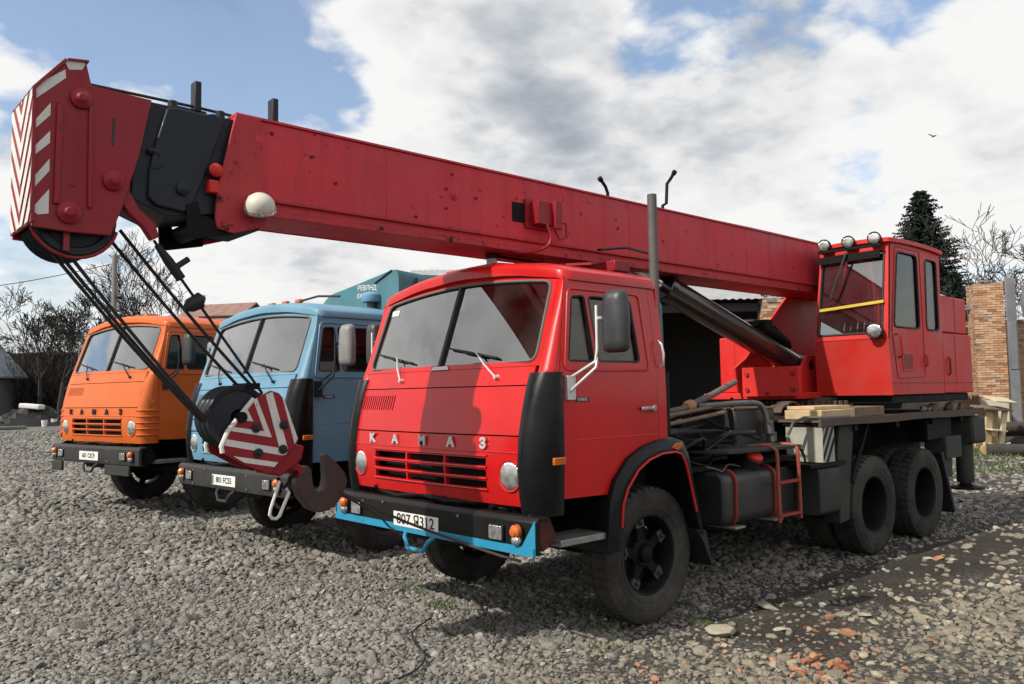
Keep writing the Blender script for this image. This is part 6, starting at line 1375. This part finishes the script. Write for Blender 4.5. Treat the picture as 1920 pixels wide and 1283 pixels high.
for k, (br, d, s_, lab) in enumerate(((-29.32, 42, .34, 'pale bucket standing between the scrap heap and the orange truck'), (-29.83, 41, .30, 'small white can right of the white tub'), (-31.94, 38, .3, 'grey stone slab lying at the left edge'))):
    mb = MB()
    if k < 2: mb.lathe([(.001, 0), (s_*.38, 0), (s_*.5, s_*1.1), (s_*.46, s_*1.1), (s_*.35, .05), (.001, .05)], (0, 0, 0), (0, 0, 1), 16); o = mb.build('bucket', WHITE)
    else: mb.box(-.9, .9, -.3, .3, 0, .14); o = mb.build('slab', CONC, bevel=.03)
    p = at(br, d); o.location = (p[0], p[1], gz(p[0], p[1])); tag(o, lab, 'bucket' if k < 2 else 'slab')
# timber and logs on the right
tb_ = Vector(at(30.45, 20.5, .02)); tf = thing('broken_cabinet', 'broken pale wooden cabinet tipped over by the brick wall', 'cabinet', tuple(tb_), va-R(90)+R(20))
def pnl(nm, c, s_, rot, mt):
    mb = MB(); mb.box(-s_[0]/2, s_[0]/2, -s_[1]/2, s_[1]/2, -s_[2]/2, s_[2]/2, M=Matrix.Translation(c) @ Euler(rot).to_matrix().to_4x4()); mb.build(nm, mt, tf, bevel=.004)
pnl('side_board', (-.22, 0, .60), (.22, .05, 1.0), (0, .16, 0), WOOD); pnl('side_board', (.22, -.05, .62), (.16, .05, 1.0), (0, .22, 0), CARD); pnl('shelf', (0, .05, 1.15), (.95, .45, .05), (.2, .06, 0), WOODD); pnl('top_board', (.22, -.02, 1.36), (.72, .4, .03), (.35, .08, 0), CARD); pnl('back_board', (0, .22, .65), (.75, .03, 1.0), (0, .1, 0), WOOD); pnl('shelf', (-.1, -.05, .62), (.5, .4, .035), (.1, .1, 0), CARD); pnl('base_board', (0, -.12, .16), (.7, .06, .14), (0, .2, 0), CARD)
mb = MB(); mb.prism([(-.05, -.2, .22), (.28, -.2, .30), (.22, -.2, -.0)], (0, .03, 0)); mb.build('splinter', CARD, tf)
lg = 0
for br, d, z, L_, r, lab in ((31.8, 20.0, .16, 1.6, .15, 'dark log with a pale sawn end lying nearest the camera beside the wall'), (31.67, 21.5, .22, 1.9, .2, 'thick dark log lying behind the nearest log'), (31.12, 21.5, .62, 1.5, .15, 'dark log on top of the log heap by the wall'), (31.99, 22.3, .55, 1.6, .2, 'rear dark log of the heap at the right edge')):
    p = Vector(at(br, d, z)); mb = MB(); mb.cyl(p-wd*L_/2-fw*.05, p+wd*L_/2, r, r*.92, 14); mb.cyl(p-wd*(L_/2+.004)-fw*.05, p-wd*(L_/2), r*.86, r*.86, 14, mi=1); o = mb.build('log', [BARK, WOOD]); tag(o, lab, 'log')
# bird
mb = MB(); mb.tube([(-.12, 0, 0), (0, 0, .01), (.10, 0, .02), (.15, 0, .02)], .03, 8, rads=[.008, .035, .03, .006]); mb.prism([(.03, .02, .02), (-.05, .02, .02), (-.10, .30, .09), (-.04, .30, .09)], (0, 0, .006)); mb.prism([(.03, -.02, .02), (-.05, -.02, .02), (-.10, -.24, .12), (-.04, -.24, .12)], (0, 0, .006)); o = mb.build('bird', RUBBER); o.location = at(27.99, 40, 0)[:2]+(14.2,); o.rotation_euler = (0, 0, 1.2); tag(o, 'small dark bird flying high in the sky on the right', 'bird')
# ---------------------------------------------------------------- single stones and broken bricks in the foreground
def lump(name, x, y, s_, seed, mt, label, cat, group, n=24, flat=.6):
    me = hull_stone(seed, n, flat); me.materials.append(mt); o = obj(name, me); o.scale = s_ if isinstance(s_, tuple) else (s_, s_*.9, s_*.9); o.location = (x, y, gz(x, y)+(s_[2] if isinstance(s_, tuple) else s_)*.25); o.rotation_euler = (random.uniform(-.2, .2), random.uniform(-.2, .2), random.uniform(0, 6.28)); return tag(o, label, cat, group)
random.seed(21)
lump('flat_stone', -.129, 1.64, (.20, .15, .07), 201, BIGSTONE, 'large flat pale stone half sunk in the soil behind the front wheel', 'stone', None, 40, .5)
lump('broken_brick', -.76, 2.275, (.075, .05, .055), 202, BRICKBIT, 'squarish orange brick piece lying apart right of the flat pale stone', 'brick piece', None, 14, .8)
lump('broken_brick', -1.053, 1.989, (.085, .05, .045), 203, BRICKBIT, 'pinkish brick piece lying on dark soil behind the squarish one', 'brick piece', None, 14, .7)
lump('broken_brick', -3.8, 1.75, (.08, .06, .05), 204, BRICKBIT, 'lone orange brick piece beside the rear wheels', 'brick piece', None, 14, .7)
lump('grey_stone', -1.004, 1.501, (.12, .09, .06), 205, BIGSTONE, 'angular grey-white stone on the dark soil behind the front wheel', 'stone', None, 20, .6)
for i in range(46):
    x = .06+random.gauss(0, .17)+.02; y = 2.50+random.gauss(0, .16); lump('brick_fragment', x, y, random.uniform(.018, .048), 300+i, BRICKBIT, 'small orange brick fragment in the rubble patch at the bottom right', 'brick piece', 'brick rubble patch', 14, .7)
for i, (x, y) in enumerate(((.55, 2.1), (.72, 1.95), (.9, 1.75), (1.0, 1.85), (1.25, 1.35), (1.05, 2.0), (.35, 2.2), (.3, 1.95))):
    lump('brick_fragment', x+random.uniform(-.05, .05), y, random.uniform(.022, .04), 380+i, BRICKBIT, 'scattered brick fragment left of the rubble patch at the bottom', 'brick piece', 'scattered brick fragments', 14, .7)
for i in range(60):
    x = random.uniform(-3.2, .5); y = random.uniform(1.5, 3.1); lump('pale_pebble', x, y, random.uniform(.02, .045), 420+i % 12, BIGSTONE, 'pale rounded pebble strewn over the dark soil at the lower right', 'pebble', 'pale pebbles on the soil', 30, .65)
for i in range(34):
    x = random.uniform(-1.3, 1.3); y = random.uniform(1.75, 2.75); lump('brick_fragment', x, y, random.uniform(.014, .034), 520+i % 16, BRICKBIT, 'brick crumb thinly strewn through the gravel of the lower right corner', 'brick piece', 'strewn brick crumbs', 14, .7)
for i in range(26):
    x = random.uniform(-2.6, 1.0); y = random.uniform(1.55, 2.9); s0 = random.uniform(.03, .058); lump('flat_cobble', x, y, (s0*1.3, s0, s0*.7), 540+i % 13, BIGSTONE, 'flat tan cobble lying on the soil track beside the red truck', 'cobble', 'tan cobbles on the track', 26, .55)
# grass and moss tufts
mb = MB(); rnd = random.Random(2)
for cx, cy, r, n in ((.525, -3.72, .22, 260), (.70, -1.02, .16, 150), (.83, -.40, .15, 170), (.915, -5.43, .2, 170), (-.218, 1.40, .10, 70), (.95, .35, .1, 70), (-17.5, -2.6, 1.3, 900), (-14, -1.0, 1.4, 500), (.75, 1.35, .12, 60), (.45, 1.0, .14, 90)):
    for i in range(n):
        a = rnd.uniform(0, 6.28); q = r*math.sqrt(rnd.random()); x = cx+q*math.cos(a); y = cy+q*math.sin(a); h = rnd.uniform(.015, .05)*(3 if r > 1 else 1); b = Vector((x, y, gz(x, y)+.012)); w = Vector((rnd.uniform(-1, 1), rnd.uniform(-1, 1), 0)).normalized()*.004*(3 if r > 1 else 1)
        mb.add([b-w, b+w, b+Vector((rnd.gauss(0, .5), rnd.gauss(0, .5), 1))*h], [(0, 1, 2)])
o = mb.build('grass', GRASSM, fix=False); tag(o, 'sparse tufts of grass and moss pushing through the gravel', 'grass', kind='stuff')
